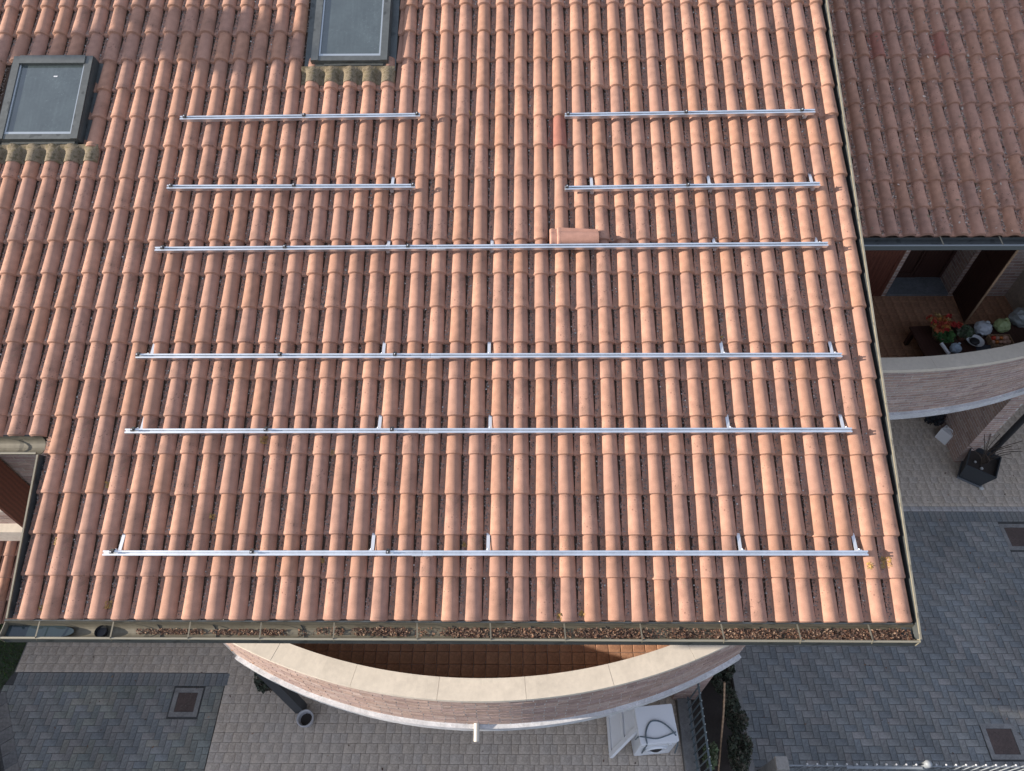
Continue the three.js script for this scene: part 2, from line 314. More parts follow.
// lays tiles in roof-local coordinates under roof; picks the first `most` by order
function layTiles(roof, list, most, order) {
  list.sort((p, q) => order(q) - order(p)); const rest = [];
  list.forEach((t, k) => {
    if (rnd() < 0.035) t.b -= rr(0.006, 0.016);                      // a few have slipped
    const g = t.geo ?? pick(t.short ? tileShort : tiles), m4 = new THREE.Matrix4().compose(V(t.a + rr(-0.002, 0.002), rr(-0.0015, 0.002), -t.b + rr(-0.004, 0.004)), new THREE.Quaternion().setFromEuler(new THREE.Euler(rr(-0.003, 0.003), rr(-0.006, 0.006), rr(-0.012, 0.012))), V(1, 1, 1));
    if (k < most) { const m = obj('roof_tile', g, M.clay, roof); m.applyMatrix4(m4); if (t.label) m.userData.label = t.label; } else rest.push(g.clone().applyMatrix4(m4));
  });
  if (rest.length) stuff(obj('roof_tile_field', mergeGeometries(rest), M.clay, roof));
}

const clayed = (g) => { const n = g.attributes.position.count, c = new Float32Array(n * 3); for (let k = 0; k < n; k++) c.set(clayTones[2], 3 * k); g.setAttribute('color', new THREE.BufferAttribute(c, 3)); return g; };
// ------------------------------------------------------------------ the house
const house = thing('house', 'brick house with sunlit terracotta roof carrying bare aluminium rails', 'house');
const RB = 8.4;                                                       // ridge, metres up the slope
const LEFT = -4.42, RIGHT = 3.37;
{
  // body under the roof: front wall at z = -2.5
  const yAt = (z) => EY - z * Math.tan(ALPHA) - 0.24, zr = -RB * Math.cos(ALPHA);
  const s = new THREE.Shape([[2.5, -0.06], [2.5, yAt(-2.5)], [-zr, yAt(zr)], [-2 * zr - 2.5, yAt(-2.5)], [-2 * zr - 2.5, -0.06]].map(([a, b]) => new THREE.Vector2(a, b)));
  const g = new THREE.ExtrudeGeometry(s, { depth: 13.1, bevelEnabled: false }).rotateY(Math.PI / 2).translate(-10, 0, 0);
  obj('wall', g, M.plaster, house);
}
const roof = obj('roof', mergeGeometries([box(LEFT + 0.02, RIGHT - 0.03, -0.22, -0.105, -RB, 0.0), box(-10.4, LEFT + 0.02, -0.22, -0.105, -RB, -1.62)]), M.deck, house);
roof.rotation.x = ALPHA; roof.position.set(0, EY, 0);
obj('bounce_soffit', box(LEFT + 0.03, RIGHT - 0.04, -0.24, -0.2205, -2.75, -0.02), M.white, roof);  // white underside added to bounce light onto the balcony floor
{ // rear slope, plain
  const g = box(-10.4, RIGHT - 0.03, -0.2, -0.02, 0, RB + 0.3).rotateX(-ALPHA); const m = obj('rear_roof', clayed(g), M.clay, house);
  m.geometry.rotateY(Math.PI); const rp = roofPoint(0, RB, 0); m.position.set((-10.4 + RIGHT - 0.03), rp.y + 0.0, rp.z); m.geometry.computeVertexNormals();
  m.rotation.set(0, 0, 0);
  const cap = []; for (let x = -10.4; x < RIGHT; x += 0.36) cap.push(new THREE.CylinderGeometry(0.11, 0.11, 0.4, 10, 1, true, 0, Math.PI).rotateZ(Math.PI / 2).rotateX(-Math.PI / 2 * 0).translate(x + 0.18, rp.y - 0.04, rp.z));
  obj('ridge_cap', clayed(merge(cap)), M.clay, house);
}
{
  const list = [];
  for (let i = -29; i <= 37; i++) for (let j = 0; j < 23; j++) {
    if (i < 0 && j < 4) continue;
    const a = (i - 21) * W, b = j * ROW;
    if (i >= -6 && i <= -2 && j >= 13 && j <= 15) continue;
    if (i >= 10 && i <= 14 && j >= 16 && j <= 18) continue;
    const e = { a, b }; if (i < 0 && j === 4) { e.b = 1.615; e.short = true; }
    if (i === 23 && j === 13) { e.geo = redTile; e.label = 'newer deep red tile beside a rail end'; }
    list.push(e);
  }
  layTiles(roof, list, 300, (t) => { const [px, py] = toPixel(roofPoint(t.a, t.b + 0.18, 0)); return (px > -5 && px < 1030 && py > -5 ? 100 : 0) - t.b; });
}
// skylights
function skylight(a0, a1, b0, b1, label) {
  const s = part('skylight', roof.parent); s.rotation.x = ALPHA; s.position.set(0, EY, 0); s.userData.label = label;
  const top = 0.045, w = 0.075, f = new Faces();
  f.aabb(a0, a0 + w, -0.1, top, -b1, -b0); f.aabb(a1 - w, a1, -0.1, top, -b1, -b0); f.aabb(a0 + w, a1 - w, -0.1, top + 0.012, -b1, -b1 + 0.1); f.aabb(a0 + w, a1 - w, -0.1, top - 0.008, -b0 - 0.06, -b0);
  obj('frame', f.geo(), M.sash, s);
  const i = new Faces(), q = 0.018; // inner glazing bead
  i.aabb(a0 + w + 0.001, a0 + w + q, 0, top - 0.012, -b1 + 0.101, -b0 - 0.061); i.aabb(a1 - w - q, a1 - w - 0.001, 0, top - 0.012, -b1 + 0.101, -b0 - 0.061); i.aabb(a0 + w + q, a1 - w - q, 0, top - 0.014, -b0 - 0.061 - 0.03, -b0 - 0.061);
  obj('glazing_bead', i.geo(), mat([0.4, 0.43, 0.44], { metalness: 0.6, roughness: 0.35 }), s);
  const p = obj('pane', box(a0 + w, a1 - w, -0.02, 0.02, -b1 + 0.1, -b0 - 0.06), new THREE.MeshPhysicalMaterial({ color: L(0.085, 0.108, 0.108), map: glassTex, roughness: 0.2, clearcoat: 1, clearcoatRoughness: 0.05 }), s); p.castShadow = true; obj('glint_patch', box(a0 + 0.46, a0 + 0.5, 0.0205, 0.0215, -b1 + 0.25, -b1 + 0.235), M.white, p);  // small white patch on the pane stands in for a bright glint
  const sill = new Faces(); sill.aabb(a0 + 0.03, a1 - 0.03, -0.1, -0.02, -b0 + 0.003, -b0 + 0.035); sill.aabb(a0 + 0.13, a1 - 0.05, -0.02, -0.006, -b0 + 0.003, -b0 + 0.028);
  obj('hood', sill.geo(), M.sash, s);
  const fl = new Faces(); fl.aabb(a0 - 0.1, a0 - 0.003, -0.083, -0.066, -b1 - 0.02, -b0 + 0.05); fl.aabb(a1 + 0.003, a1 + 0.075, -0.083, -0.068, -b1 - 0.02, -b0 + 0.05); fl.aabb(a0 - 0.1, a1 + 0.075, -0.083, -0.07, -b1 - 0.1, -b1 - 0.021);
  fl.aabb(a0 - 0.006, a0 - 0.003, -0.08, 0.03, -b1, -b0); fl.aabb(a1 + 0.003, a1 + 0.006, -0.08, 0.03, -b1, -b0);
  obj('flashing', fl.geo(), M.flashing, s);
  // lead apron dressed over the rolls below
  const pos = [], uv = [], idx = []; let cols = [];
  const i0 = Math.round(a0 / W + 21), i1 = Math.round(a1 / W + 21.35);
  for (let i = i0; i <= i1; i++) PROF.slice(0, -1).forEach(([x, y]) => { const X = (i - 21) * W + x; if (!cols.length || X > cols[cols.length - 1][0]) cols.push([X, y]); });
  const rows = 7, n = cols.length;
  for (let r = 0; r <= rows; r++) cols.forEach(([x, y]) => {
    const t = r / rows, wob = 0.012 * perlin.noise(x * 9, 1.7, 0), z = -b0 + 0.032 + t * (0.2 + wob), bt = b0 - 0.032 - t * 0.2, j0 = Math.floor(bt / ROW), sag = -TILT * (bt - j0 * ROW) / 0.39;
    const e = Math.min(1, Math.max(0, (t - 0.05) / 0.4)), ys = y + sag + 0.008 + 0.004 * perlin.noise(x * 20, z * 20, 3), k = e * e * (3 - 2 * e); pos.push(x, Math.max(-0.014 * (1 - k) + ys * k, ys), z); uv.push(x, z);
  });
  for (let r = 0; r < rows; r++) for (let k = 0; k < n - 1; k++) { const A = r * n + k; idx.push(A, A + n, A + 1, A + 1, A + n, A + n + 1); }
  const g = new THREE.BufferGeometry(); g.setAttribute('position', new THREE.Float32BufferAttribute(pos, 3)); g.setAttribute('uv', new THREE.Float32BufferAttribute(uv, 2)); g.setIndex(idx); g.computeVertexNormals();
  const ap = obj('apron', g, M.moss.clone(), s); ap.material.side = THREE.DoubleSide;
}
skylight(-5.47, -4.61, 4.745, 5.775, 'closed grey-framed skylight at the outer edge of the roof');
skylight(-2.25, -1.43, 5.705, 6.85, 'grey-framed skylight above the end of the short rails');

// eave gutter: trough along x
function trough(x0, x1, wz, depth, y0, m, parent, name, z0 = 0) {
  const prof = [], n = 12; for (let k = 0; k <= n; k++) { const t = Math.PI * k / n; prof.push([z0 + wz / 2 - Math.cos(t) * wz / 2, y0 - Math.pow(Math.sin(t), 0.8) * depth]); }
  prof[0][1] += 0.03; const inner = prof.map(([z, y]) => [z, y]), outer = prof.map(([z, y], k) => [z + (k / n - 0.5) * 0.008, y - 0.006 - 0.0 * k]);
  const sh = new THREE.Shape([...inner, ...outer.reverse()].map(([z, y]) => new THREE.Vector2(-z, y)));
  const g = new THREE.ExtrudeGeometry(sh, { depth: x1 - x0, bevelEnabled: false }).rotateY(Math.PI / 2).translate(x0, 0, 0);
  const bead = cyl(V(x0, y0 - 0.004, z0 + wz + 0.006), V(x1, y0 - 0.004, z0 + wz + 0.006), 0.011, 0.011, 8);
  return [obj(name, g, m, parent), bead];
}
const GY = EY - 0.085, GW = 0.125;
const [gut, bead1] = trough(LEFT - 0.05, RIGHT, GW, 0.085, GY, M.gutter, house, 'gutter', 0.005);
obj('rolled_edge', bead1, M.lip, gut);
obj('face_plate', box(LEFT - 0.05, RIGHT, GY - 0.11, GY - 0.005, 0.005 + GW + 0.006, 0.005 + GW + 0.01), M.gutterDark, gut);
obj('back_plate', box(LEFT - 0.05, RIGHT - 0.02, GY - 0.06, GY + 0.032, -0.012, 0.003), M.gutterDark, gut);
obj('end_plate', mergeGeometries([box(RIGHT, RIGHT + 0.006, GY - 0.09, GY + 0.01, 0, 0.145), box(LEFT - 0.056, LEFT - 0.05, GY - 0.09, GY + 0.01, 0, 0.145)]), M.lip, gut);
{
  let k = 0;
  for (const px of [39, 113, 190, 261, 334, 417, 490, 564, 640, 721, 797, 868]) {
    const [a] = onRoof(px, 632, -0.07), g = new Faces(); g.bar(V(a, GY + 0.028, -0.01), V(a + 0.01, GY + 0.012, 0.005 + GW), 0.012, 0.003); g.bar(V(a + 0.01, GY + 0.014, 0.005 + GW + 0.002), V(a + 0.01, GY - 0.03, 0.018 + GW + 0.002), 0.014, 0.004, V(1, 0, 0));
    obj('bracket', g.geo(), M.gutter, gut); k++;
  }
  for (const px of [156, 212, 300, 379, 452, 531, 606, 680, 760, 832]) { // inner support straps
    const [a] = onRoof(px, 632, -0.1), pts = []; for (let q = 0; q <= 6; q++) { const t = Math.PI * (0.1 + 0.75 * q / 6); pts.push(V(a + 0.05 * q / 6, GY - Math.pow(Math.sin(t), 0.8) * 0.085 + 0.004, 0.005 + GW / 2 - Math.cos(t) * GW / 2)); }
    obj('strap', tube(pts, 0.005, 4), M.gutterDark, gut);
  }
  // outlet to the downpipe
  const [oa] = onRoof(103, 628, -0.12); const o = obj('outlet', new THREE.CylinderGeometry(0.052, 0.045, 0.06, 16, 1, true).translate(oa, GY - 0.065, 0.066), mat([0.02, 0.02, 0.02], { side: THREE.DoubleSide }), gut);
  obj('outlet_throat', new THREE.CylinderGeometry(0.044, 0.044, 0.01, 16).translate(oa, GY - 0.07, 0.066), M.black, gut);
  // standing water at the blind end
  const sh = new THREE.Shape(); const x0 = LEFT - 0.04, x1 = onRoof(76, 628, -0.12)[0]; sh.moveTo(x0, -0.017); sh.lineTo(x1 - 0.16, -0.017); sh.absellipse(x1 - 0.16, -0.067, 0.16, 0.05, Math.PI / 2, -Math.PI / 2, true); sh.lineTo(x0, -0.117);
  obj('rainwater', new THREE.ShapeGeometry(sh, 20).rotateX(-Math.PI / 2).translate(0, GY - 0.045, 0), M.water, gut);
}
// left return gutter and upper left eave gutter
const [gut2, bead2] = trough(-10.3, LEFT - 0.035, 0.16, 0.08, 0, M.gutter, house, 'gutter', 0);
{ const p = roofPoint(0, 1.6, -0.085); gut2.position.set(0, p.y, p.z); obj('rolled_edge', bead2, M.lip, gut2); obj('back_plate', box(-10.3, LEFT - 0.035, -0.06, 0.032, -0.014, -0.002), M.gutterDark, gut2);
  for (const x of [-4.9, -5.55, -6.2, -6.85]) { const g = new Faces(); g.bar(V(x, 0.03, -0.012), V(x - 0.03, 0.006, 0.17), 0.022, 0.004); obj('bracket', g.geo(), M.gutterDark, gut2); } }
function vergeChannel(a0, a1, lipA, b0, b1, label) {
  const g = obj('verge_channel', new Faces().aabb(Math.min(a0, a1), Math.max(a0, a1), -0.118, -0.104, -b1, -b0).geo(), M.gutterDark, house); g.rotation.x = ALPHA; g.position.set(0, EY, 0);
  let b = b0; while (b < b1) { const e = Math.min(b + 2.05, b1), s = Math.sign(lipA) * 0.004; const f = new Faces(); f.aabb(lipA - 0.0075, lipA + 0.0075, -0.012, 0.004, -e + 0.004, -b); obj('edge_strip', f.geo(), lipA > 0 ? M.lip : M.gutter, g); b = e; }
  obj('side_plate', new Faces().aabb(lipA - 0.006, lipA + 0.006, -0.2, -0.0125, -b1, -b0).geo(), M.gutterDark, g);
  for (let q = b0 + 0.36; q < b1; q += 0.72) obj('clip', new Faces().aabb(Math.min(a0, a1) + 0.003, Math.max(a0, a1) - 0.003, -0.103, -0.098, -q - 0.01, -q + 0.01).geo(), M.galv, g);
  return g;
}
vergeChannel(RIGHT - 0.1, RIGHT - 0.012, RIGHT, -0.14, RB);
vergeChannel(LEFT + 0.012, LEFT + 0.07, LEFT, -0.0, 1.43);

// ---- brickwork on a path
const brickTones = [[0.5, 0.35, 0.285], [0.46, 0.32, 0.265], [0.54, 0.39, 0.32], [0.42, 0.29, 0.25], [0.5, 0.36, 0.31], [0.47, 0.34, 0.3], [0.55, 0.42, 0.36]];
function bricks(at, length, y0, y1) { // at(s) -> [point xz, outward normal]
  const f = new Faces(), h = 0.067, nC = Math.round((y1 - y0) / h), hh = (y1 - y0) / nC;
  for (let c = 0; c < nC; c++) for (let s = (c % 2 ? -0.13 : 0) + rr(-0.015, 0.015); s < length; s += 0.26) {
    const a = Math.max(s, 0), b = Math.min(s + 0.247, length); if (b - a < 0.03) continue;
    const [p, n] = at((a + b) / 2), t = V(n.z, 0, -n.x);
    f.box(V(p.x, y0 + (c + 0.5) * hh, p.z).addScaledVector(n, -0.0065 + rr(-0.0015, 0.002)), t.multiplyScalar((b - a) / 2), V(0, hh / 2 - 0.0075, 0), n.clone().multiplyScalar(0.01), pick(brickTones), false);
  }
  return f.geo();
}
function ringGeo(cx, cz, r0, r1, t0, t1, y0, y1, seg) {
  const f = new Faces(), P = (r, t, y) => V(cx + r * Math.sin(t), y, cz + r * Math.cos(t));
  for (let k = 0; k < seg; k++) {
    const a = t0 + (t1 - t0) * k / seg, b = t0 + (t1 - t0) * (k + 1) / seg;
    f.quad(P(r1, a, y1), P(r1, b, y1), P(r0, b, y1), P(r0, a, y1)); f.quad(P(r1, a, y0), P(r1, b, y0), P(r1, b, y1), P(r1, a, y1)); f.quad(P(r0, b, y0), P(r0, a, y0), P(r0, a, y1), P(r0, b, y1)); f.quad(P(r0, a, y0), P(r0, b, y0), P(r1, b, y0), P(r1, a, y0));
  }
  f.quad(P(r0, t0, y0), P(r1, t0, y0), P(r1, t0, y1), P(r0, t0, y1)); f.quad(P(r1, t1, y0), P(r0, t1, y0), P(r0, t1, y1), P(r1, t1, y1));
  return f.geo();
}
function circle3(A, B, C) { // in xz
  const d = 2 * (A.x * (B.z - C.z) + B.x * (C.z - A.z) + C.x * (A.z - B.z)), q = (p) => p.x * p.x + p.z * p.z;
  const x = (q(A) * (B.z - C.z) + q(B) * (C.z - A.z) + q(C) * (A.z - B.z)) / d, z = (q(A) * (C.x - B.x) + q(B) * (A.x - C.x) + q(C) * (B.x - A.x)) / d;
  return [x, z, Math.hypot(A.x - x, A.z - z)];
}
function balcony(owner, [cx, cz, R], t0, t1, wallZ, yT, yF, yB, cw, sides, name = 'balcony') {
  const b = part(name, owner), Ro = R - 0.03;
  const end = (t, r) => V(cx + r * Math.sin(t), 0, cz + r * Math.cos(t));
  obj('parapet', ringGeo(cx, cz, R - cw + 0.02, Ro - 0.008, t0, t1, yB + 0.1, yT - 0.065, 48), M.mortar, b);
  stuff(obj('brickwork', bricks((s) => { const t = t0 + s / Ro; return [end(t, Ro - 0.008), V(Math.sin(t), 0, Math.cos(t))]; }, (t1 - t0) * Ro, yB + 0.135, yT - 0.066), M.brick, b));
  stuff(obj('inner_brickwork', bricks((s) => { const t = t1 - s / (R - cw); return [end(t, R - cw + 0.02), V(-Math.sin(t), 0, -Math.cos(t))]; }, (t1 - t0) * (R - cw), yF + 0.09, yT - 0.066), M.brick, b));
  const n = Math.round((t1 - t0) * R / 0.92), g = 0.0016 / R;
  for (let k = 0; k < n; k++) obj('coping_stone', ringGeo(cx, cz, R - cw, R, t0 + (t1 - t0) * k / n + g, t0 + (t1 - t0) * (k + 1) / n - g, yT - 0.062, yT + rr(-0.0015, 0.0015), 8), M.coping, b);
  obj('drip_band', ringGeo(cx, cz, R - 0.2, R + 0.012, t0, t1, yB, yB + 0.125, 48), M.white, b);
  // slab
  const pts = []; for (let k = 0; k <= 24; k++) { const t = t0 + (t1 - t0) * k / 24, p = end(t, R - 0.21); pts.push(new THREE.Vector2(p.x, -p.z)); }
  pts.push(new THREE.Vector2(end(t1, R - 0.21).x, -wallZ), new THREE.Vector2(end(t0, R - 0.21).x, -wallZ));
  obj('slab', new THREE.ExtrudeGeometry(new THREE.Shape(pts), { depth: yF - yB - 0.04, bevelEnabled: false }).rotateX(-Math.PI / 2).translate(0, yB + 0.02, 0), M.white, b);
  const xs0 = end(t0, R).x, xs1 = end(t1, R).x, tl = []; const s = 0.152;
  for (let x = xs0; x < xs1; x += s) for (let z = wallZ + 0.01; z < cz + R; z += s) {
    if (Math.hypot(x + s / 2 - cx, z + s / 2 - cz) > R - cw + 0.12) continue;
    tl.push({ x: x + s / 2, z: z + s / 2 });
  }
  const seen = (e) => { const [px, py] = toPixel(V(e.x, yF, e.z)); return px > 0 && px < 1024 && py > 0 ? e.z + 100 : e.z; };
  tl.sort((p, q) => seen(q) - seen(p)); const rest = [];
  tl.forEach((e, k) => { const g2 = paverGeo(s - 0.006, s - 0.006, pick([[0.47, 0.255, 0.15], [0.5, 0.275, 0.165], [0.44, 0.235, 0.14], [0.48, 0.26, 0.155]])); if (k < 300) { const m = obj('floor_tile', g2, M.paver, b); m.position.set(e.x, yF + rr(0, 0.001), e.z); } else rest.push(g2.clone().translate(e.x, yF, e.z)); });
  if (rest.length) stuff(obj('floor_tile_field', mergeGeometries(rest), M.paver, b));
  for (const [t, z1] of sides) { const p = end(t, R - cw / 2); obj('side_parapet', box(p.x - cw / 2 + 0.02, p.x + cw / 2 - 0.02, yB, yT - 0.07, z1, p.z + 0.05), M.mortar, b); obj('side_coping', box(p.x - cw / 2, p.x + cw / 2, yT - 0.068, yT - 0.003, z1, p.z - 0.04), M.coping, b); }
  return b;
}
const C1 = circle3(V(-3.163, 0, -0.42), V(-0.432, 0, 0.16), V(2.296, 0, -0.44));
const tA = Math.asin((-3.62 - C1[0]) / C1[2]), tB = Math.asin((2.78 - C1[0]) / C1[2]);
const balc = balcony(house, C1, tA, tB, -2.5, 4.05, 3.05, 2.72, 0.235, [[tA, -2.49]]);
{ // rainwater spout
  const t = -0.01, p = V(C1[0] + (C1[2]) * Math.sin(t) + 0.0, 2.885, C1[1] + C1[2] * Math.cos(t)), g = new THREE.CylinderGeometry(0.034, 0.034, 0.2, 14, 1, true).rotateX(Math.PI / 2 + 0.35).translate(p.x, p.y - 0.03, p.z + 0.05);
  obj('spout', g, mat([0.5, 0.47, 0.4], { side: THREE.DoubleSide, roughness: 0.5 }), balc);
}
// brick wall closing the loggia on the right, dark post on the left
{
  const pl = part('pillar', house);
  obj('core', box(2.42, 2.79, -0.06, 5.78, -2.5, -0.88), M.mortar, pl);
  stuff(obj('brickwork', mergeGeometries([bricks((s) => [V(2.42 + s, 0, -0.88), V(0, 0, 1)], 0.37, 0, 5.75), bricks((s) => [V(2.79, 0, -0.88 - s), V(1, 0, 0)], 1.6, 0, 5.75), bricks((s) => [V(2.42, 0, -2.48 + s), V(-1, 0, 0)], 1.6, 0, 5.75)]), M.brick, pl));
}
obj('post', box(-3.56, -3.4, -0.06, 2.74, -0.78, -0.64), M.anthracite, house);
{ // inner wall of the left facade: window, shutters, ledge above the porch
  stuff(obj('facade_brickwork', bricks((s) => [V(-9.9 + s, 0, -2.5), V(0, 0, 1)], 6.2, 2.85, 6.6), M.brick, house));
  obj('ledge', box(-9.9, -3.75, 2.58, 2.86, -2.499, -2.36), M.coping, house);
  const w = part('window', house);
  obj('opening', box(-7.35, -6.45, 3.6, 5.2, -2.49, -2.47), M.darkWood, w); obj('frame', mergeGeometries([box(-7.37, -7.3, 3.56, 5.24, -2.469, -2.43), box(-6.5, -6.43, 3.56, 5.24, -2.469, -2.43), box(-7.3, -6.5, 3.56, 3.63, -2.469, -2.43), box(-6.93, -6.87, 3.63, 5.24, -2.469, -2.44)]), M.wood, w);
  obj('sill', box(-7.45, -6.35, 3.5, 3.555, -2.48, -2.34), M.coping, w);
  obj('shutter', box(-6.43, -6.39, 3.58, 5.2, -2.465, -2.0), M.wood, w); obj('shutter', box(-7.83, -7.4, 3.58, 5.2, -2.468, -2.43), M.wood, w);
}
{ // porch with its own small tiled roof
  const p = obj('porch_roof', box(-9.6, -5.6, -0.22, -0.105, -1.28, 0), M.deck, house), sl = Math.atan2(0.46, 1.2); p.rotation.x = sl; p.position.set(0, 2.18, -1.3);
  const list = []; for (let i = 0; i < 19; i++) for (let j = 0; j < 4; j++) list.push({ a: -9.45 + i * W, b: j * 0.31 });
  layTiles(p, list, 300, (t) => -t.b);
  obj('added_porch_wall', box(-9.85, -9.6, -0.06, 2.1, -2.5, -1.3), M.plaster, house);  // unseen side wall, added to stop low sun passing under the porch
  for (const x of [-9.3, -7.6, -5.9]) { const f = new Faces(); f.bar(V(x, 1.45, -2.47), V(x, 1.98, -1.5), 0.09, 0.09); obj('porch_brace', f.geo(), M.deck, house); }
}

// ------------------------------------------------------------------ the wing on the right
const wing = thing('house_wing', 'shaded lower wing with leaf-littered tile roof and curved brick balcony', 'house');
const WC = -1.18, WB = 4.28, wo = roofPoint(0, WB, WC);
const wroof = obj('roof', box(3.4, 12.2, -0.22, -0.105, -4.9, 0), M.deck, wing); wroof.rotation.x = ALPHA; wroof.position.copy(wo);
{
  const list = [], red = [[876, 46], [938, 46]].map(([x, y]) => onRoof(x, y, WC));
  for (let i = 0; i < 30; i++) for (let j = 0; j < 14; j++) {
    const e = { a: 3.56 + i * W, b: j * ROW };
    for (const [ra, rb] of red) if (Math.abs(e.a - ra) < W / 2 && rb - WB > e.b && rb - WB < e.b + ROW) { e.geo = redTile; e.label = 'newer deep red tile among weathered ones'; }
    list.push(e);
  }
  layTiles(wroof, list, 300, (t) => { const [px, py] = toPixel(wo.clone().add(V(t.a, 0, 0)).addScaledVector(U, t.b + 0.1)); return (px < 1034 && py > -10 ? 100 : 0) - t.b - t.a * 0.01; });
  const [g, b] = trough(3.42, 12.2, 0.095, 0.06, wo.y - 0.09, M.gutterDark, wing, 'gutter', wo.z + 0.005); obj('rolled_edge', b, mat([0.2, 0.22, 0.23], { roughness: 0.5, metalness: 0.4 }), g);
  obj('face_plate', box(3.42, 12.2, wo.y - 0.16, wo.y - 0.1, wo.z + 0.1085, wo.z + 0.1115), mat([0.13, 0.145, 0.15], { roughness: 0.5, metalness: 0.4 }), g);
  for (const x of [4.93, 5.62, 6.32]) { const q = new Faces(); q.bar(V(x, wo.y - 0.05, wo.z - 0.01), V(x + 0.02, wo.y - 0.085, wo.z + 0.11), 0.016, 0.003); obj('bracket', q.geo(), M.gutter, g); }
}
const WZ = -6.85; // wing wall
{
  const t = 0.43;
  obj('wall', mergeGeometries([box(3.1, 6.42, -0.06, 7.2, WZ - t, WZ), box(7.5, 12, -0.06, 7.2, WZ - t, WZ), box(6.42, 7.5, 5.35, 7.2, WZ - t, WZ), box(6.42, 7.5, -0.06, 2.9, WZ - t, WZ), box(11.9, 12, -0.06, 7.2, WZ, -4.6)]), M.mortar, wing);
  stuff(obj('brickwork', mergeGeometries([bricks((s) => [V(7.5 + s, 0, WZ), V(0, 0, 1)], 1.4, 3.05, 5.35), bricks((s) => [V(5.2 + s, 0, WZ), V(0, 0, 1)], 1.22, 3.05, 5.35), bricks((s) => [V(7.5, 0, WZ - t + s), V(-1, 0, 0)], t, 3.1, 5.35)]), M.brick, wing));
  obj('threshold', box(6.42, 7.49, 2.9, 3.1, WZ - t, WZ + 0.02), mat([0.2, 0.22, 0.24], { map: stoneTex, roughness: 0.6 }), wing);
  const d = part('door', wing); obj('panel', box(6.43, 7.49, 3.1, 5.34, WZ - t - 0.03, WZ - t + 0.03), M.darkWood, d);
  const st = new Faces(); for (const x of [6.45, 6.93, 6.99, 7.44]) st.aabb(x, x + 0.05, 3.11, 5.33, WZ - t + 0.031, WZ - t + 0.05); for (const y of [3.11, 3.9]) st.aabb(6.5, 6.93, y, y + 0.12, WZ - t + 0.0305, WZ - t + 0.048); obj('stiles', st.geo(), M.darkWood, d); obj('handle', box(7.0, 7.02, 4.05, 4.2, WZ - t + 0.051, WZ - t + 0.09), M.galv, d);
  function leaf(x, z, turn, m) {
    const g = part('shutter', wing); g.position.set(x, 3.1, z); g.rotation.y = turn; const f = new Faces();
    f.aabb(0, 0.06, 0, 2.2, -0.02, 0.02); f.aabb(0.62, 0.68, 0, 2.2, -0.02, 0.02); for (const y of [0, 0.95, 2.1]) f.aabb(0.06, 0.62, y, y + 0.1, -0.0199, 0.0199); obj('frame', f.geo(), m, g);
    const n = 7; for (let k = 0; k < n; k++) obj('plank', box(0.06 + k * 0.08 + 0.001, 0.06 + (k + 1) * 0.08 - 0.002, 0.1, 2.1, -0.012, 0.012), m, g);
    obj('edge_bead', box(0.68, 0.69, 0, 2.2, -0.018, 0.018), M.paleWood, g);
  }
  leaf(5.62, WZ + 0.07, 0.03, M.wood); leaf(7.58, WZ + 0.02, -Math.PI / 2 - 0.08, M.darkWood);
  obj('side_wall', box(8.5, 8.75, 3.05, 6.9, WZ, -5.6), M.plaster, wing);
}
const C2 = circle3(V(5.281, 0, -4.35), V(6.283, 0, -4.412), V(7.334, 0, -4.618));
const balc2 = balcony(wing, C2, Math.asin((3.3 - C2[0]) / C2[2]), Math.asin((Math.min(8.6, C2[0] + C2[2] * 0.95) - C2[0]) / C2[2]), WZ, 4.05, 3.05, 2.8, 0.235, []);
{ // brick pier and downpipe below the wing balcony
  const pr = part('pier', wing); const x0 = 8.5, x1 = 8.78, z0 = -6.85, z1 = -5.3;
  obj('core', box(x0, x1, -0.06, 2.8, z0, z1), M.mortar, pr);
  stuff(obj('brickwork', mergeGeometries([bricks((s) => [V(x0 + s, 0, z1), V(0, 0, 1)], x1 - x0, 0, 2.8), bricks((s) => [V(x0, 0, z0 + s), V(-1, 0, 0)], z1 - z0, 0, 2.8)]), M.brick, pr));
  obj('downpipe', cyl(V(8.98, 0, -5.25), V(8.98, 6.4, -5.25), 0.055, 0.055, 12), M.black, wing);
}

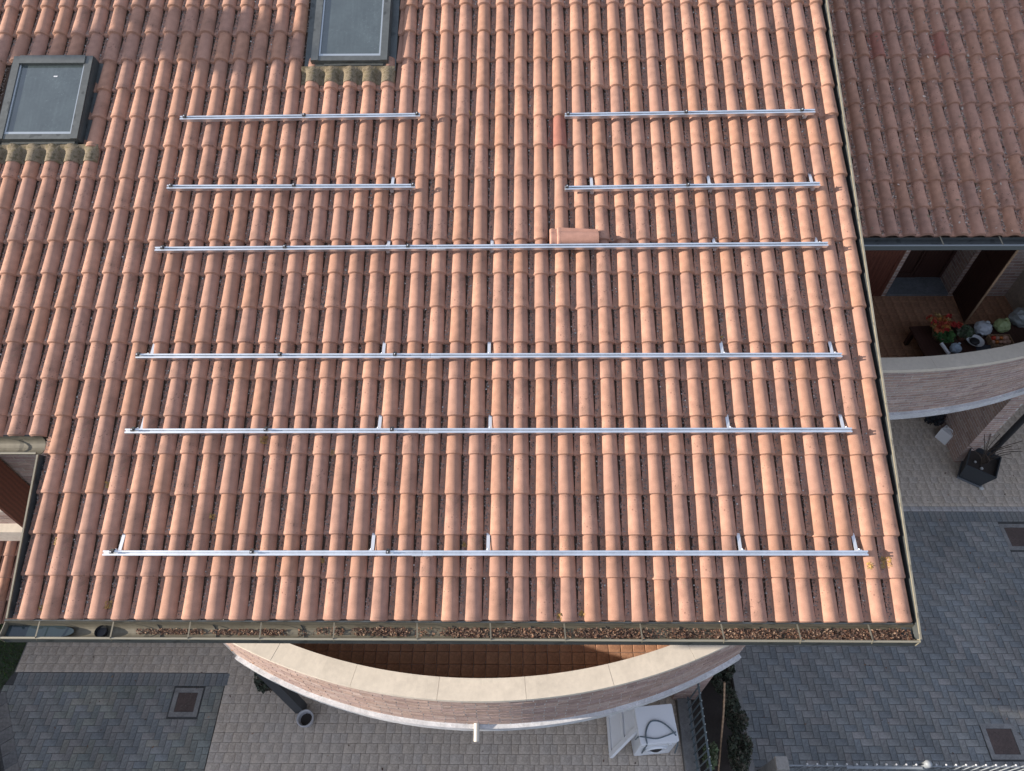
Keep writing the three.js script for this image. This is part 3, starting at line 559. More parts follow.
// ------------------------------------------------------------------ mounting rails
function railThing(y, xl, xr, hooks, clamps, label) {
  const [a0, b0] = onRoof(xl, y[0], 0.06), [a1, b1] = onRoof(xr, y[1], 0.06), b = (b0 + b1) / 2;
  const t = thing('mounting_rail', label, 'rail', roofPoint((a0 + a1) / 2, b, 0).toArray(), 0, 'aluminium rails fixed across the roof');
  t.rotation.x = ALPHA; const cx = (a0 + a1) / 2, h = (a1 - a0) / 2, y0 = 0.022, w = 0.021, H = 0.044;
  const s = new THREE.Shape([[-w, 0], [w, 0], [w, H * 0.42], [w - 0.004, H * 0.46], [w - 0.004, H * 0.54], [w, H * 0.58], [w, H], [0.0065, H], [0.0065, H - 0.006], [0.011, H - 0.006], [0.011, H - 0.018], [-0.011, H - 0.018], [-0.011, H - 0.006], [-0.0065, H - 0.006], [-0.0065, H], [-w, H]].map(([p, q]) => new THREE.Vector2(p, q)));
  const seg = (p, q) => new THREE.ExtrudeGeometry(s, { depth: q - p, bevelEnabled: false }).rotateY(Math.PI / 2).translate(p, y0, 0);
  const turn = Math.atan2(b1 - b0, a1 - a0); t.rotateY(turn);
  if (2 * h > 4) { const m = 0.42 * h * 2 - h; obj('profile', seg(-h, m - 0.001), M.alu, t); obj('profile', seg(m + 0.001, h), M.alu, t); obj('splice', box(m - 0.09, m + 0.09, y0 + 0.008, y0 + 0.036, w + 0.0005, w + 0.004), M.galv, t); }
  else obj('profile', seg(-h, h), M.alu, t);
  const bj = Math.ceil((b + 0.02) / ROW) * ROW;                        // the tile edge above
  for (const px of hooks) {
    const a = onRoof(px, (y[0] + y[1]) / 2 - 6, 0.0)[0] - cx, up0 = bj - b - 0.004, f = new Faces();
    f.bar(V(a, -0.074, -up0 - 0.03), V(a, -0.052, -up0), 0.03, 0.005); f.bar(V(a, -0.052, -up0 + 0.0), V(a, -0.02, -w - 0.004), 0.03, 0.005); f.aabb(a - 0.016, a + 0.016, -0.05, y0 + 0.03, -w - 0.007, -w - 0.001); f.aabb(a - 0.016, a + 0.016, -0.05, y0 - 0.001, -w, -w + 0.03);
    const g = obj('roof_hook', f.geo(), M.galv, t); obj('bolt', new THREE.CylinderGeometry(0.008, 0.008, 0.01, 6).rotateX(Math.PI / 2).translate(a, y0 + 0.015, -w - 0.012), M.galv, g);
  }
  for (const px of clamps) {
    const a = onRoof(px, (y[0] + y[1]) / 2, 0.06)[0] - cx, f = new Faces(); f.aabb(a - 0.016, a + 0.016, y0 + H + 0.0005, y0 + H + 0.012, -w - 0.004, 0.006); f.aabb(a - 0.013, a + 0.013, y0 + 0.006, y0 + H, -w - 0.016, -w - 0.0005);
    const g = obj('clamp', f.geo(), M.black, t); obj('bolt', cyl(V(a, y0 + H + 0.0125, -0.008), V(a, y0 + H + 0.026, -0.008), 0.006, 0.006, 6), M.galv, g);
  }
  return t;
}
railThing([118, 115], 180, 420, [], [185, 304, 417], 'short aluminium rail just below the skylight apron, highest on its side');
railThing([115, 111], 565, 815, [805], [568, 686, 802], 'short aluminium rail beginning at the deep red tile');
railThing([187, 186], 167, 415, [180, 392], [171, 294, 413], 'short aluminium rail, second row below the skylight apron');
railThing([188, 184], 565, 820, [592, 710, 813], [567, 688], 'short aluminium rail, second row below the deep red tile');
railThing([249, 244], 155, 828, [170, 388, 492, 715, 818], [163, 285, 408], 'long aluminium rail with loose tiles resting against it');
railThing([356, 355], 136, 842, [151, 383, 489, 723, 833], [138, 280, 395], 'long aluminium rail, next one below the loose tiles');
railThing([431, 430], 125, 852, [141, 379, 490, 729, 844], [133, 266, 392], 'long aluminium rail, second row up from the eave gutter');
railThing([553, 553], 103, 868, [119, 372, 488, 741, 857], [112, 252, 388], 'long aluminium rail in the lowest row, closest to the eave gutter');
// loose tiles lying across the rolls
for (const [k, px, py, dc] of [[0, 572, 238, 0.066], [1, 577, 238, 0.09]]) {
  const [a, b] = onRoof(px, py, 0.05), t = tag(obj('loose_tile', tileGeo(0.4, [0.47, 0.25, 0.18], 0.3 + k, 1.2)), k ? 'loose terracotta tile on top of another one, against a long rail' : 'loose terracotta tile lying sideways under another one, against a long rail', 'roof tile', 'loose tiles on the roof');
  t.material = M.clay; const q = new THREE.Quaternion().setFromEuler(new THREE.Euler(ALPHA, 0, 0)), q2 = new THREE.Quaternion().setFromEuler(new THREE.Euler(0.04, -Math.PI / 2, 0, 'YXZ')); t.quaternion.copy(q.multiply(q2)); t.position.copy(roofPoint(a - 0.21 + k * 0.022, b + 0.005, dc));
}

// ------------------------------------------------------------------ litter: crumbs in the pans, leaves in gutters and on the wing
function litter(name, label, n, geo, place, colours, m = M.leaf) {
  const im = new THREE.InstancedMesh(geo, m, n), m4 = new THREE.Matrix4(), q = new THREE.Quaternion(), c = new THREE.Color();
  for (let k = 0; k < n; k++) { const [p, s] = place(k); q.setFromEuler(new THREE.Euler(rr(-0.7, 0.7) + ALPHA, rr(0, 6.28), rr(-0.7, 0.7))); m4.compose(p, q, V(s, s * rr(0.5, 1), s * rr(0.6, 1.3))); im.setMatrixAt(k, m4); const t = pick(colours), v = rr(0.75, 1.2); im.setColorAt(k, c.setRGB(t[0] * v, t[1] * v, t[2] * v)); }
  im.name = name; im.userData = { kind: 'stuff', label, category: 'litter' }; im.castShadow = im.receiveShadow = true; scene.add(im); return im;
}
const crumb = new THREE.IcosahedronGeometry(1, 0); { const n = crumb.attributes.position.count; crumb.setAttribute('color', new THREE.Float32BufferAttribute(new Float32Array(n * 3).fill(1), 3)); }
const curl = (() => { const f = new Faces(), P = (x, y, z) => V(x, y, z); f.quad(P(-1, 0.25, 0.3), P(0, 0, 0.55), P(0, 0.05, -0.55), P(-1, 0.3, -0.2)); f.quad(P(0, 0, 0.55), P(1.1, 0.4, 0.1), P(1.0, 0.45, -0.15), P(0, 0.05, -0.55)); return f.geo(); })();
const crumbTones = [[0.19, 0.15, 0.125], [0.15, 0.115, 0.095], [0.22, 0.19, 0.165], [0.11, 0.085, 0.07], [0.17, 0.13, 0.105], [0.26, 0.23, 0.21]];
const panSpot = (lo) => { // a spot in a pan of the main roof
  for (;;) { const i = Math.floor(rr(-9, 38)), b = rr(0.02, 6.9), a = (i - 21) * W + rr(-0.124, -0.08); if (i < 0 && b < 1.65) continue; if (a > -5.6 && a < -4.55 && b > 4.5 && b < 5.8) continue; if (a > -2.35 && a < -1.3 && b > 5.45) continue;
    const f = b - Math.floor(b / ROW) * ROW; return roofPoint(a, b, -0.0625 - TILT * f / 0.39 + lo); }
};
litter('moss_crumbs', 'dark moss crumbs and dirt in the tile channels, thickened to deepen their shade', 48000, crumb, () => [panSpot(-0.001), rr(0.003, 0.0085)], crumbTones);  // real dirt, laid thicker to put channel shade into the colour
litter('lichen_flecks', 'pale lichen flecks in the tile channels', 900, crumb, () => [panSpot(0.001), rr(0.004, 0.009)], [[0.5, 0.5, 0.46], [0.42, 0.42, 0.4], [0.36, 0.3, 0.25]]);
{ // ochre lichen tufts where the photograph shows them
  const spots = [[886, 563, 0.035, 40], [868, 566, 0.02, 10], [264, 440, 0.025, 24], [333, 452, 0.018, 14], [107, 485, 0.02, 16], [212, 516, 0.015, 8], [55, 541, 0.02, 14], [464, 544, 0.015, 10], [108, 605, 0.022, 16], [40, 608, 0.015, 10], [722, 337, 0.012, 6], [470, 113, 0.012, 6], [560, 617, 0.02, 12], [582, 614, 0.02, 12], [322, 560, 0.015, 8]];
  const l = []; spots.forEach(([x, y, r, n]) => { const [a, b] = onRoof(x, y, -0.05); for (let k = 0; k < n * 2; k++) { const aa = a + rr(-r, r), bb = b + rr(-r, r) * 1.4, i = Math.round(aa / W + 21), lx = aa - (i - 21) * W; let c = -0.0625; for (let q = 1; q < PROF.length; q++) if (lx >= PROF[q - 1][0] && lx < PROF[q][0]) c = PROF[q - 1][1] + (PROF[q][1] - PROF[q - 1][1]) * (lx - PROF[q - 1][0]) / (PROF[q][0] - PROF[q - 1][0]); const f = bb - Math.floor(bb / ROW) * ROW; l.push(roofPoint(aa, bb, c - TILT * f / 0.39 + 0.002)); } });
  const flake = crumb.clone().scale(1, 0.28, 1);
  litter('ochre_lichen', 'ochre yellow lichen tufts on the roof tiles', l.length, flake, (k) => [l[k], rr(0.005, 0.015)], [[0.34, 0.2, 0.05], [0.3, 0.17, 0.06], [0.25, 0.17, 0.07]]);
}
const leafTones = [[0.13, 0.065, 0.04], [0.18, 0.09, 0.05], [0.09, 0.048, 0.032], [0.26, 0.17, 0.11], [0.06, 0.036, 0.026]];
litter('gutter_leaves', 'dry brown leaves lying in the eave gutter', 8500, curl, () => {
  let x; do x = -3.35 + (RIGHT + 3.35) * Math.pow(rnd(), 0.75); while (x < 2.4 && perlin.noise(x * 2.7, 0.4, 2.2) + 0.6 * perlin.noise(x * 9, 3.1, 0.7) < rr(-0.5, 0.15) + (x < 0 ? 0.12 : 0)); const thick = Math.min(1, Math.max(0.12, (x + 3.0) / 3)) * (x > 2.55 ? 1.4 : 1), z = 0.024 + rr(0, 1) * (0.035 + 0.04 * thick) + (x < -1.8 ? 0.012 : 0), t = (z - 0.005) / GW; return [V(Math.min(x, RIGHT - 0.04), GY - Math.sqrt(Math.max(0, 1 - (2 * t - 1) ** 2)) * 0.082 + 0.006 + rr(0, 0.028) * thick, z), rr(0.005, 0.0125)];
}, leafTones);
litter('roof_leaves', 'dry leaves and moss scattered over the roof of the shaded wing', 4200, curl, () => {
  const i = Math.floor(rr(0, 20)), b = rr(0.02, 4.2), a = 3.56 + i * W + (rnd() < 0.85 ? rr(-0.126, -0.075) : rr(-0.05, 0.05)), f = b - Math.floor(b / ROW) * ROW, lx = a - (3.56 + i * W); const c = lx < -0.07 ? -0.062 : -0.0635 + 0.0635 * Math.sqrt(Math.max(0, 1 - (lx / 0.0755) ** 2)); return [wo.clone().add(V(a, 0, 0)).addScaledVector(U, b).addScaledVector(N, c - TILT * f / 0.39 + 0.004), rr(0.008, 0.02)];
}, [[0.26, 0.15, 0.11], [0.34, 0.22, 0.17], [0.16, 0.1, 0.08], [0.42, 0.34, 0.28], [0.2, 0.16, 0.1]]);
litter('wing_crumbs', 'dark moss crumbs in the tile channels of the wing', 11000, crumb, () => { const i = Math.floor(rr(0, 20)), b = rr(0.02, 4.2), f = b - Math.floor(b / ROW) * ROW; return [wo.clone().add(V(3.56 + i * W + rr(-0.126, -0.078), 0, 0)).addScaledVector(U, b).addScaledVector(N, -0.0625 - TILT * f / 0.39), rr(0.004, 0.01)]; }, crumbTones);

litter('paving_leaves', 'scattered dry leaves on the driveway and patios', 170, curl, () => { const x = rnd() < 0.6 ? rr(3.6, 10) : rr(-8, 2.4), z = x > 3 ? rr(-6.6, 0.3) : rr(-1.8, 0.3); return [V(x, 0.008, z), rr(0.01, 0.022)]; }, leafTones);
litter('joint_crumbs', 'sand and moss crumbs along the joints of the paving', 5200, crumb, () => { const x = rnd() < 0.6 ? rr(3.55, 9.6) : rr(-8, -4.85), z = rr(x > 3 ? -4.1 : -1.05, 0.3), u = x > 3 ? 3.53 : -8.6, v = x > 3 ? -4.02 : -1.05; return rnd() < 0.5 ? [V(u + Math.round((x - u) / 0.1) * 0.1, -0.004, z), rr(0.002, 0.006)] : [V(x, -0.004, v + Math.round((z - v) / 0.1) * 0.1), rr(0.002, 0.006)]; }, [[0.12, 0.13, 0.08], [0.2, 0.18, 0.15], [0.08, 0.09, 0.06], [0.15, 0.14, 0.12]]);

// ------------------------------------------------------------------ things on the ground
{ // empty pot
  const p = onY(308, 721, 0), t = thing('plant_pot', 'empty round grey plant pot standing on the patio by the dark post', 'plant pot', [p.x, 0, p.z]);
  obj('pot', new THREE.LatheGeometry([[0.0, 0.0], [0.095, 0], [0.118, 0.16], [0.13, 0.165], [0.132, 0.2], [0.108, 0.2], [0.1, 0.17], [0.085, 0.06], [0, 0.055]].map(([x, y]) => new THREE.Vector2(x, y)), 28), mat([0.36, 0.35, 0.35], { roughness: 0.7 }), t);
  obj('soil', new THREE.CylinderGeometry(0.092, 0.092, 0.01, 20).translate(0, 0.09, 0), M.soil, t);
}
{ // washing machine
  const t = thing('washing_machine', 'old white washing machine with a dark hose on its lid, below the balcony', 'appliance', [1.975, 0, -0.33], 0.09);
  const s = new THREE.Shape(); const w = 0.275, d = 0.25, r = 0.02; s.moveTo(-w + r, -d); s.lineTo(w - r, -d); s.quadraticCurveTo(w, -d, w, -d + r); s.lineTo(w, d - r); s.quadraticCurveTo(w, d, w - r, d); s.lineTo(-w + r, d); s.quadraticCurveTo(-w, d, -w, d - r); s.lineTo(-w, -d + r); s.quadraticCurveTo(-w, -d, -w + r, -d);
  obj('body', new THREE.ExtrudeGeometry(s, { depth: 0.8, bevelEnabled: false }).rotateX(-Math.PI / 2).translate(0, 0.02, 0), M.enamel, t);
  obj('lid', new THREE.ExtrudeGeometry(s, { depth: 0.02, bevelEnabled: true, bevelSize: 0.006, bevelThickness: 0.006, bevelSegments: 2 }).rotateX(-Math.PI / 2).translate(0, 0.828, 0), M.plastic, t);
  const dr = obj('door', new THREE.TorusGeometry(0.15, 0.022, 8, 28).translate(0, 0.45, 0.262), M.plastic, t); obj('glass', new THREE.SphereGeometry(0.14, 20, 10, 0, Math.PI * 2, 0, 1.0).rotateX(Math.PI / 2).translate(0, 0.45, 0.16), M.black, dr);
  obj('control_panel', box(-0.25, 0.25, 0.68, 0.79, 0.2505, 0.258), M.plastic, t); obj('dial', new THREE.CylinderGeometry(0.03, 0.03, 0.025, 16).rotateX(Math.PI / 2).translate(0.16, 0.735, 0.27), M.galv, t);
  for (const x of [-0.22, 0.22]) for (const z of [-0.2, 0.2]) obj('foot', cyl(V(x, 0, z), V(x, 0.025, z), 0.02), M.black, t);
  const hose = tag(obj('hose', tube([[2.3, 0.3, -0.05], [2.27, 0.75, -0.12], [2.22, 0.868, -0.2], [2.05, 0.87, -0.35], [1.9, 0.87, -0.36], [1.82, 0.868, -0.25], [1.8, 0.868, -0.13], [1.81, 0.86, -0.075], [1.81, 0.6, -0.055], [1.81, 0.3, -0.05]].map((p) => V(...p)), 0.011, 7, 60), mat([0.09, 0.12, 0.14], { roughness: 0.5 })), 'thin dark hose looped over the washing machine lid', 'hose');
  tag(obj('drain_hose', tube([[2.24, 0.87, -0.22], [2.1, 0.868, -0.17], [1.95, 0.868, -0.13], [1.78, 0.868, -0.15], [1.71, 0.84, -0.16], [1.69, 0.6, -0.17]].map((p) => V(...p)), 0.009, 6, 40), mat([0.12, 0.15, 0.17])), 'second thin hose lying straight across the washing machine lid', 'hose');
}
{ // louvred panel leaning on the machine
  const t = thing('louvred_panel', 'white louvred shutter panel leaning against the washing machine', 'shutter panel');
  const F0 = V(1.4, 0.0, -0.03), F1 = V(1.76, 0.74, -0.28), E = F1.clone().sub(F0), Bd = V(0.0, 0, -0.6), nrm = E.clone().cross(Bd).normalize(); if (nrm.y < 0) nrm.negate();
  const P = (u, v) => F0.clone().addScaledVector(E, u).addScaledVector(Bd, v).addScaledVector(nrm, 0.03);
  const bar = (a, b, w, name, h = 0.055) => { const f = new Faces(); f.bar(a, b, w, h, nrm); obj(name, f.geo(), M.plastic, t); };
  bar(P(0, 0.05), P(1, 0.05), 0.07, 'stile'); bar(P(0, 0.95), P(1, 0.95), 0.07, 'stile'); bar(P(0.04, 0.11), P(0.04, 0.89), 0.07, 'rail'); bar(P(0.96, 0.11), P(0.96, 0.89), 0.07, 'rail'); bar(P(0.5, 0.11), P(0.5, 0.89), 0.06, 'rail');
  for (let k = 0; k < 13; k++) { const u = 0.1 + k * 0.068; if (Math.abs(u - 0.5) < 0.04) continue; const f = new Faces(), tilt = nrm.clone().applyAxisAngle(Bd.clone().normalize(), 0.5); f.bar(P(u, 0.11), P(u, 0.89), 0.034, 0.008, tilt); obj('slat', f.geo(), M.plastic, t); }
  const w = thing('wooden_board', 'small weathered wooden board between the louvred panel and the wall', 'board', [1.66, 0, -0.72], 0.3); obj('board', box(-0.1, 0.1, 0, 0.5, -0.012, 0.012).rotateX(-0.25), M.paleWood, w);
}
{ // bed with fence, kerbs, shrubs
  structure('planting_bed', box(2.69, 3.41, -0.06, 0.02, -1.6, 1.4), M.soil);
  const lowWall = structure('kerb', box(2.475, 2.69, -0.06, 0.1, -0.87, 1.4), M.concrete); structure('kerb', mergeGeometries([box(3.41, 3.5, -0.06, 0.12, -1.7, 1.4)]), M.concrete);
  const t = thing('garden_fence', 'dark green iron fence beside the washing machine, standing on a low kerb', 'fence', [2.62, 0.1, 0]);
  for (const y of [0.12, 0.93]) obj('rail', box(-0.014, 0.014, y, y + 0.02, -0.86, 1.4), M.ironGreen, t);
  for (let z = -0.8; z < 1.4; z += 0.105) { const p = obj('picket', box(-0.007, 0.007, 0.0, 1.0, z - 0.007, z + 0.007), M.ironGreen, t); obj('tip', new THREE.ConeGeometry(0.011, 0.05, 6).translate(0, 1.026, z), mat([0.3, 0.33, 0.33]), p); }
}
const shrubTones = [[0.03, 0.042, 0.025], [0.045, 0.055, 0.03], [0.025, 0.034, 0.02], [0.05, 0.055, 0.035], [0.06, 0.05, 0.035]];
function leafCloud(n, pos, size, tones) {
  const f = new Faces(); for (let k = 0; k < n; k++) { const p = pos(), s = size * rr(0.6, 1.3), e = new THREE.Euler(rr(0, 6.28), rr(0, 6.28), rr(0, 6.28)), X = V(s, 0, 0).applyEuler(e), Z = V(0, 0, s * 0.5).applyEuler(e), Y = V(0, s * 0.18, 0).applyEuler(e); const a = p.clone().sub(X), b = p.clone().add(Z).add(Y), c = p.clone().add(X), d = p.clone().sub(Z).add(Y), t = pick(tones), v = rr(0.8, 1.2), col = t.map((q) => q * v); f.tri(a, b, c, col); f.tri(a, c, d, col); }
  return f.geo();
}
const ball = (r) => { let v; do v = V(rr(-1, 1), rr(-1, 1), rr(-1, 1)); while (v.length() > 1); return v.multiply(r); };
function shrub(name, label, x, z, h, rx, rz, n, tones, size = 0.035, group = 'shrubs in the narrow bed') {
  const t = thing(name, label, 'shrub', [x, 0, z], 0, group), clumps = []; for (let k = 0; k < 9; k++) clumps.push(ball(V(rx * 0.75, h * 0.32, rz * 0.75)).add(V(0, h * 0.58, 0)));
  obj('foliage', leafCloud(n, () => pick(clumps).clone().add(ball(V(rx * 0.42, h * 0.2, rz * 0.42))), size, tones), M.leaf, t);
  for (let k = 0; k < 5; k++) obj('stem', tube([V(rr(-0.03, 0.03), 0, rr(-0.03, 0.03)), V(rr(-0.06, 0.06), h * 0.3, rr(-0.06, 0.06)), clumps[k]], 0.008, 5), M.bark, t);
}
shrub('shrub', 'dark leafy shrub in the bed at the foot of the brick pillar', 3.16, -1.1, 0.8, 0.18, 0.3, 1500, shrubTones, 0.035);
shrub('shrub', 'dark leafy shrub in the middle of the narrow bed by the kerb', 3.2, -0.55, 0.9, 0.17, 0.36, 1900, shrubTones, 0.035);
shrub('shrub', 'dark leafy shrub in the bed where the two fences meet', 3.2, 0.0, 0.9, 0.18, 0.36, 1900, shrubTones, 0.035);
shrub('shrub', 'small green shrub right behind the iron fence pickets', 2.82, -0.02, 0.62, 0.1, 0.2, 700, [[0.08, 0.11, 0.05], [0.06, 0.09, 0.04], [0.11, 0.12, 0.07]]);
tag(obj('garden_cane', tube([V(2.98, 0.0, 0.14), V(2.96, 0.55, -0.2), V(2.93, 1.1, -0.52), V(2.9, 1.45, -0.75)], 0.014, 6), M.paleWood), 'pale bent cane leaning through the shrubs behind the fence', 'cane');
shrub('shrub', 'dark shrub on the patio under the end of the sunlit balcony', -4.02, -0.98, 0.8, 0.14, 0.14, 500, shrubTones, 0.035, 'shrubs by the house');
{ // white picket fence with posts
  const t = thing('picket_fence', 'white picket fence with round finials along the driveway', 'fence', [0, 0, 0.205]), pm = mat([0.22, 0.24, 0.255], { roughness: 0.5 });
  obj('rail', box(3.72, 10.5, 0.868, 0.885, -0.008, 0.008), pm, t); obj('rail', box(3.72, 10.5, 0.15, 0.175, -0.012, 0.012), pm, t);
  for (let x = 3.98; x < 10; x += 0.137) { if (Math.abs(x - 5.64) < 0.06) continue; const p = obj('picket', box(x - 0.006, x + 0.006, 0.04, 0.98, -0.006, 0.006), pm, t); obj('finial', new THREE.SphereGeometry(0.014, 8, 6).translate(x, 0.995, 0), mat([0.5, 0.5, 0.5]), p); }
  const a = thing('fence_post', 'square stone fence post with rough cap at the end of the white picket fence', 'post', [3.63, 0, 0.2]); obj('shaft', box(-0.075, 0.075, -0.06, 0.95, -0.075, 0.075), M.concrete, a); obj('cap', new THREE.BoxGeometry(0.17, 0.07, 0.17, 3, 1, 3).translate(0, 0.986, 0), mat([0.34, 0.32, 0.29], { map: stoneTex }), a);
  { const g = a.children[1].geometry.attributes.position; for (let k = 0; k < g.count; k++) g.setXYZ(k, g.getX(k) * (1 + 0.12 * perlin.noise(g.getX(k) * 30, g.getZ(k) * 30, 1)), g.getY(k) + 0.012 * perlin.noise(g.getX(k) * 20, 4, g.getZ(k) * 20), g.getZ(k)); }
  const b = thing('fence_post', 'round white fence post standing in the picket fence', 'post', [5.64, 0, 0.2]); obj('shaft', cyl(V(0, -0.06, 0), V(0, 1.0, 0), 0.045, 0.045, 16), pm, b); obj('cap', new THREE.SphereGeometry(0.052, 16, 10).translate(0, 1.02, 0), pm, b);
  const g = thing('gate_bar', 'white gate bar resting on the picket fence beside the round post', 'bar', [0, 0, 0.25]); { const f = new Faces(); f.bar(V(4.55, 0.9, -0.02), V(5.58, 0.94, -0.01), 0.03, 0.025); obj('bar', f.geo(), pm, g); }
}
{ // planter with bare shrub by the pier
  const p = onY(968, 476, 0), t = thing('planter', 'tall black square planter with a bare shrub at the foot of the brick pier', 'planter', [p.x + 0.05, 0, p.z - 0.02], -0.55);
  const f = new Faces(), h = 0.52, b0 = 0.19, b1 = 0.27, ring = (r, y) => [V(-r, y, r), V(r, y, r), V(r, y, -r), V(-r, y, -r)], A = ring(b0, 0.03), B = ring(b1, h), C = ring(b1 - 0.02, h), D = ring(b1 - 0.03, h - 0.1);
  for (let k = 0; k < 4; k++) { const q = (k + 1) % 4; f.quad(A[k], A[q], B[q], B[k]); f.quad(B[k], B[q], C[q], C[k]); f.quad(C[k], C[q], D[q], D[k]); } obj('pot', f.geo(), mat([0.03, 0.036, 0.042], { roughness: 0.55, side: THREE.DoubleSide }), t);
  obj('saucer', mergeGeometries([box(-0.21, 0.21, 0, 0.03, -0.21, 0.21), box(-0.22, 0.22, 0.03, 0.05, 0.2, 0.22), box(-0.22, 0.22, 0.03, 0.05, -0.22, -0.2), box(0.2, 0.22, 0.03, 0.05, -0.2, 0.2), box(-0.22, -0.2, 0.03, 0.05, -0.2, 0.2)]), mat([0.12, 0.13, 0.14]), t);
  obj('soil', box(-0.24, 0.24, h - 0.12, h - 0.1, -0.24, 0.24), M.soil, t);
  for (const [x, z, r] of [[0.02, 0.12, 0.03], [-0.11, 0.03, 0.025]]) obj('stone', new THREE.IcosahedronGeometry(r, 1).translate(x, h - 0.085, z), mat([0.4, 0.4, 0.38]), t);
  for (let k = 0; k < 16; k++) { const a = rr(0, 6.28), l = rr(0.25, 0.8); obj('branch', tube([V(rr(-0.05, 0.05), h - 0.1, rr(-0.05, 0.05)), V(Math.cos(a) * 0.12, h + l * 0.5, Math.sin(a) * 0.12), V(Math.cos(a + 0.5) * rr(0.2, 0.42), h + l, Math.sin(a + 0.5) * rr(0.2, 0.42))], rr(0.003, 0.008), 4), M.bark, t); }
  tag(obj('pebble', new THREE.IcosahedronGeometry(0.045, 1).scale(1, 0.6, 1).translate(p.x + 0.13, 0.025, p.z + 0.28), mat([0.42, 0.42, 0.4])), 'pale stone lying on the paving in front of the black planter', 'stone');
}
{ // white canister and dark pot under the wing balcony
  const p = onY(940, 440, 0), t = thing('canister', 'white rectangular canister standing on the wing patio beside a dark plant', 'canister', [p.x + 0.05, 0, p.z - 0.02], 0.6);
  obj('body', box(-0.08, 0.08, 0, 0.3, -0.12, 0.12), M.plastic, t); obj('handle', tube([V(0, 0.3, -0.08), V(0, 0.35, -0.05), V(0, 0.35, 0.05), V(0, 0.3, 0.08)], 0.012, 6), M.plastic, t); obj('cap', cyl(V(0.04, 0.3, 0.09), V(0.04, 0.33, 0.09), 0.022), M.anthracite, t);
  shrub('potted_shrub', 'dark potted shrub behind the white canister', 8.32, -6.2, 0.75, 0.2, 0.2, 900, [[0.012, 0.016, 0.022], [0.02, 0.024, 0.03], [0.03, 0.02, 0.024]], 0.05, 'shrubs by the wing');
}

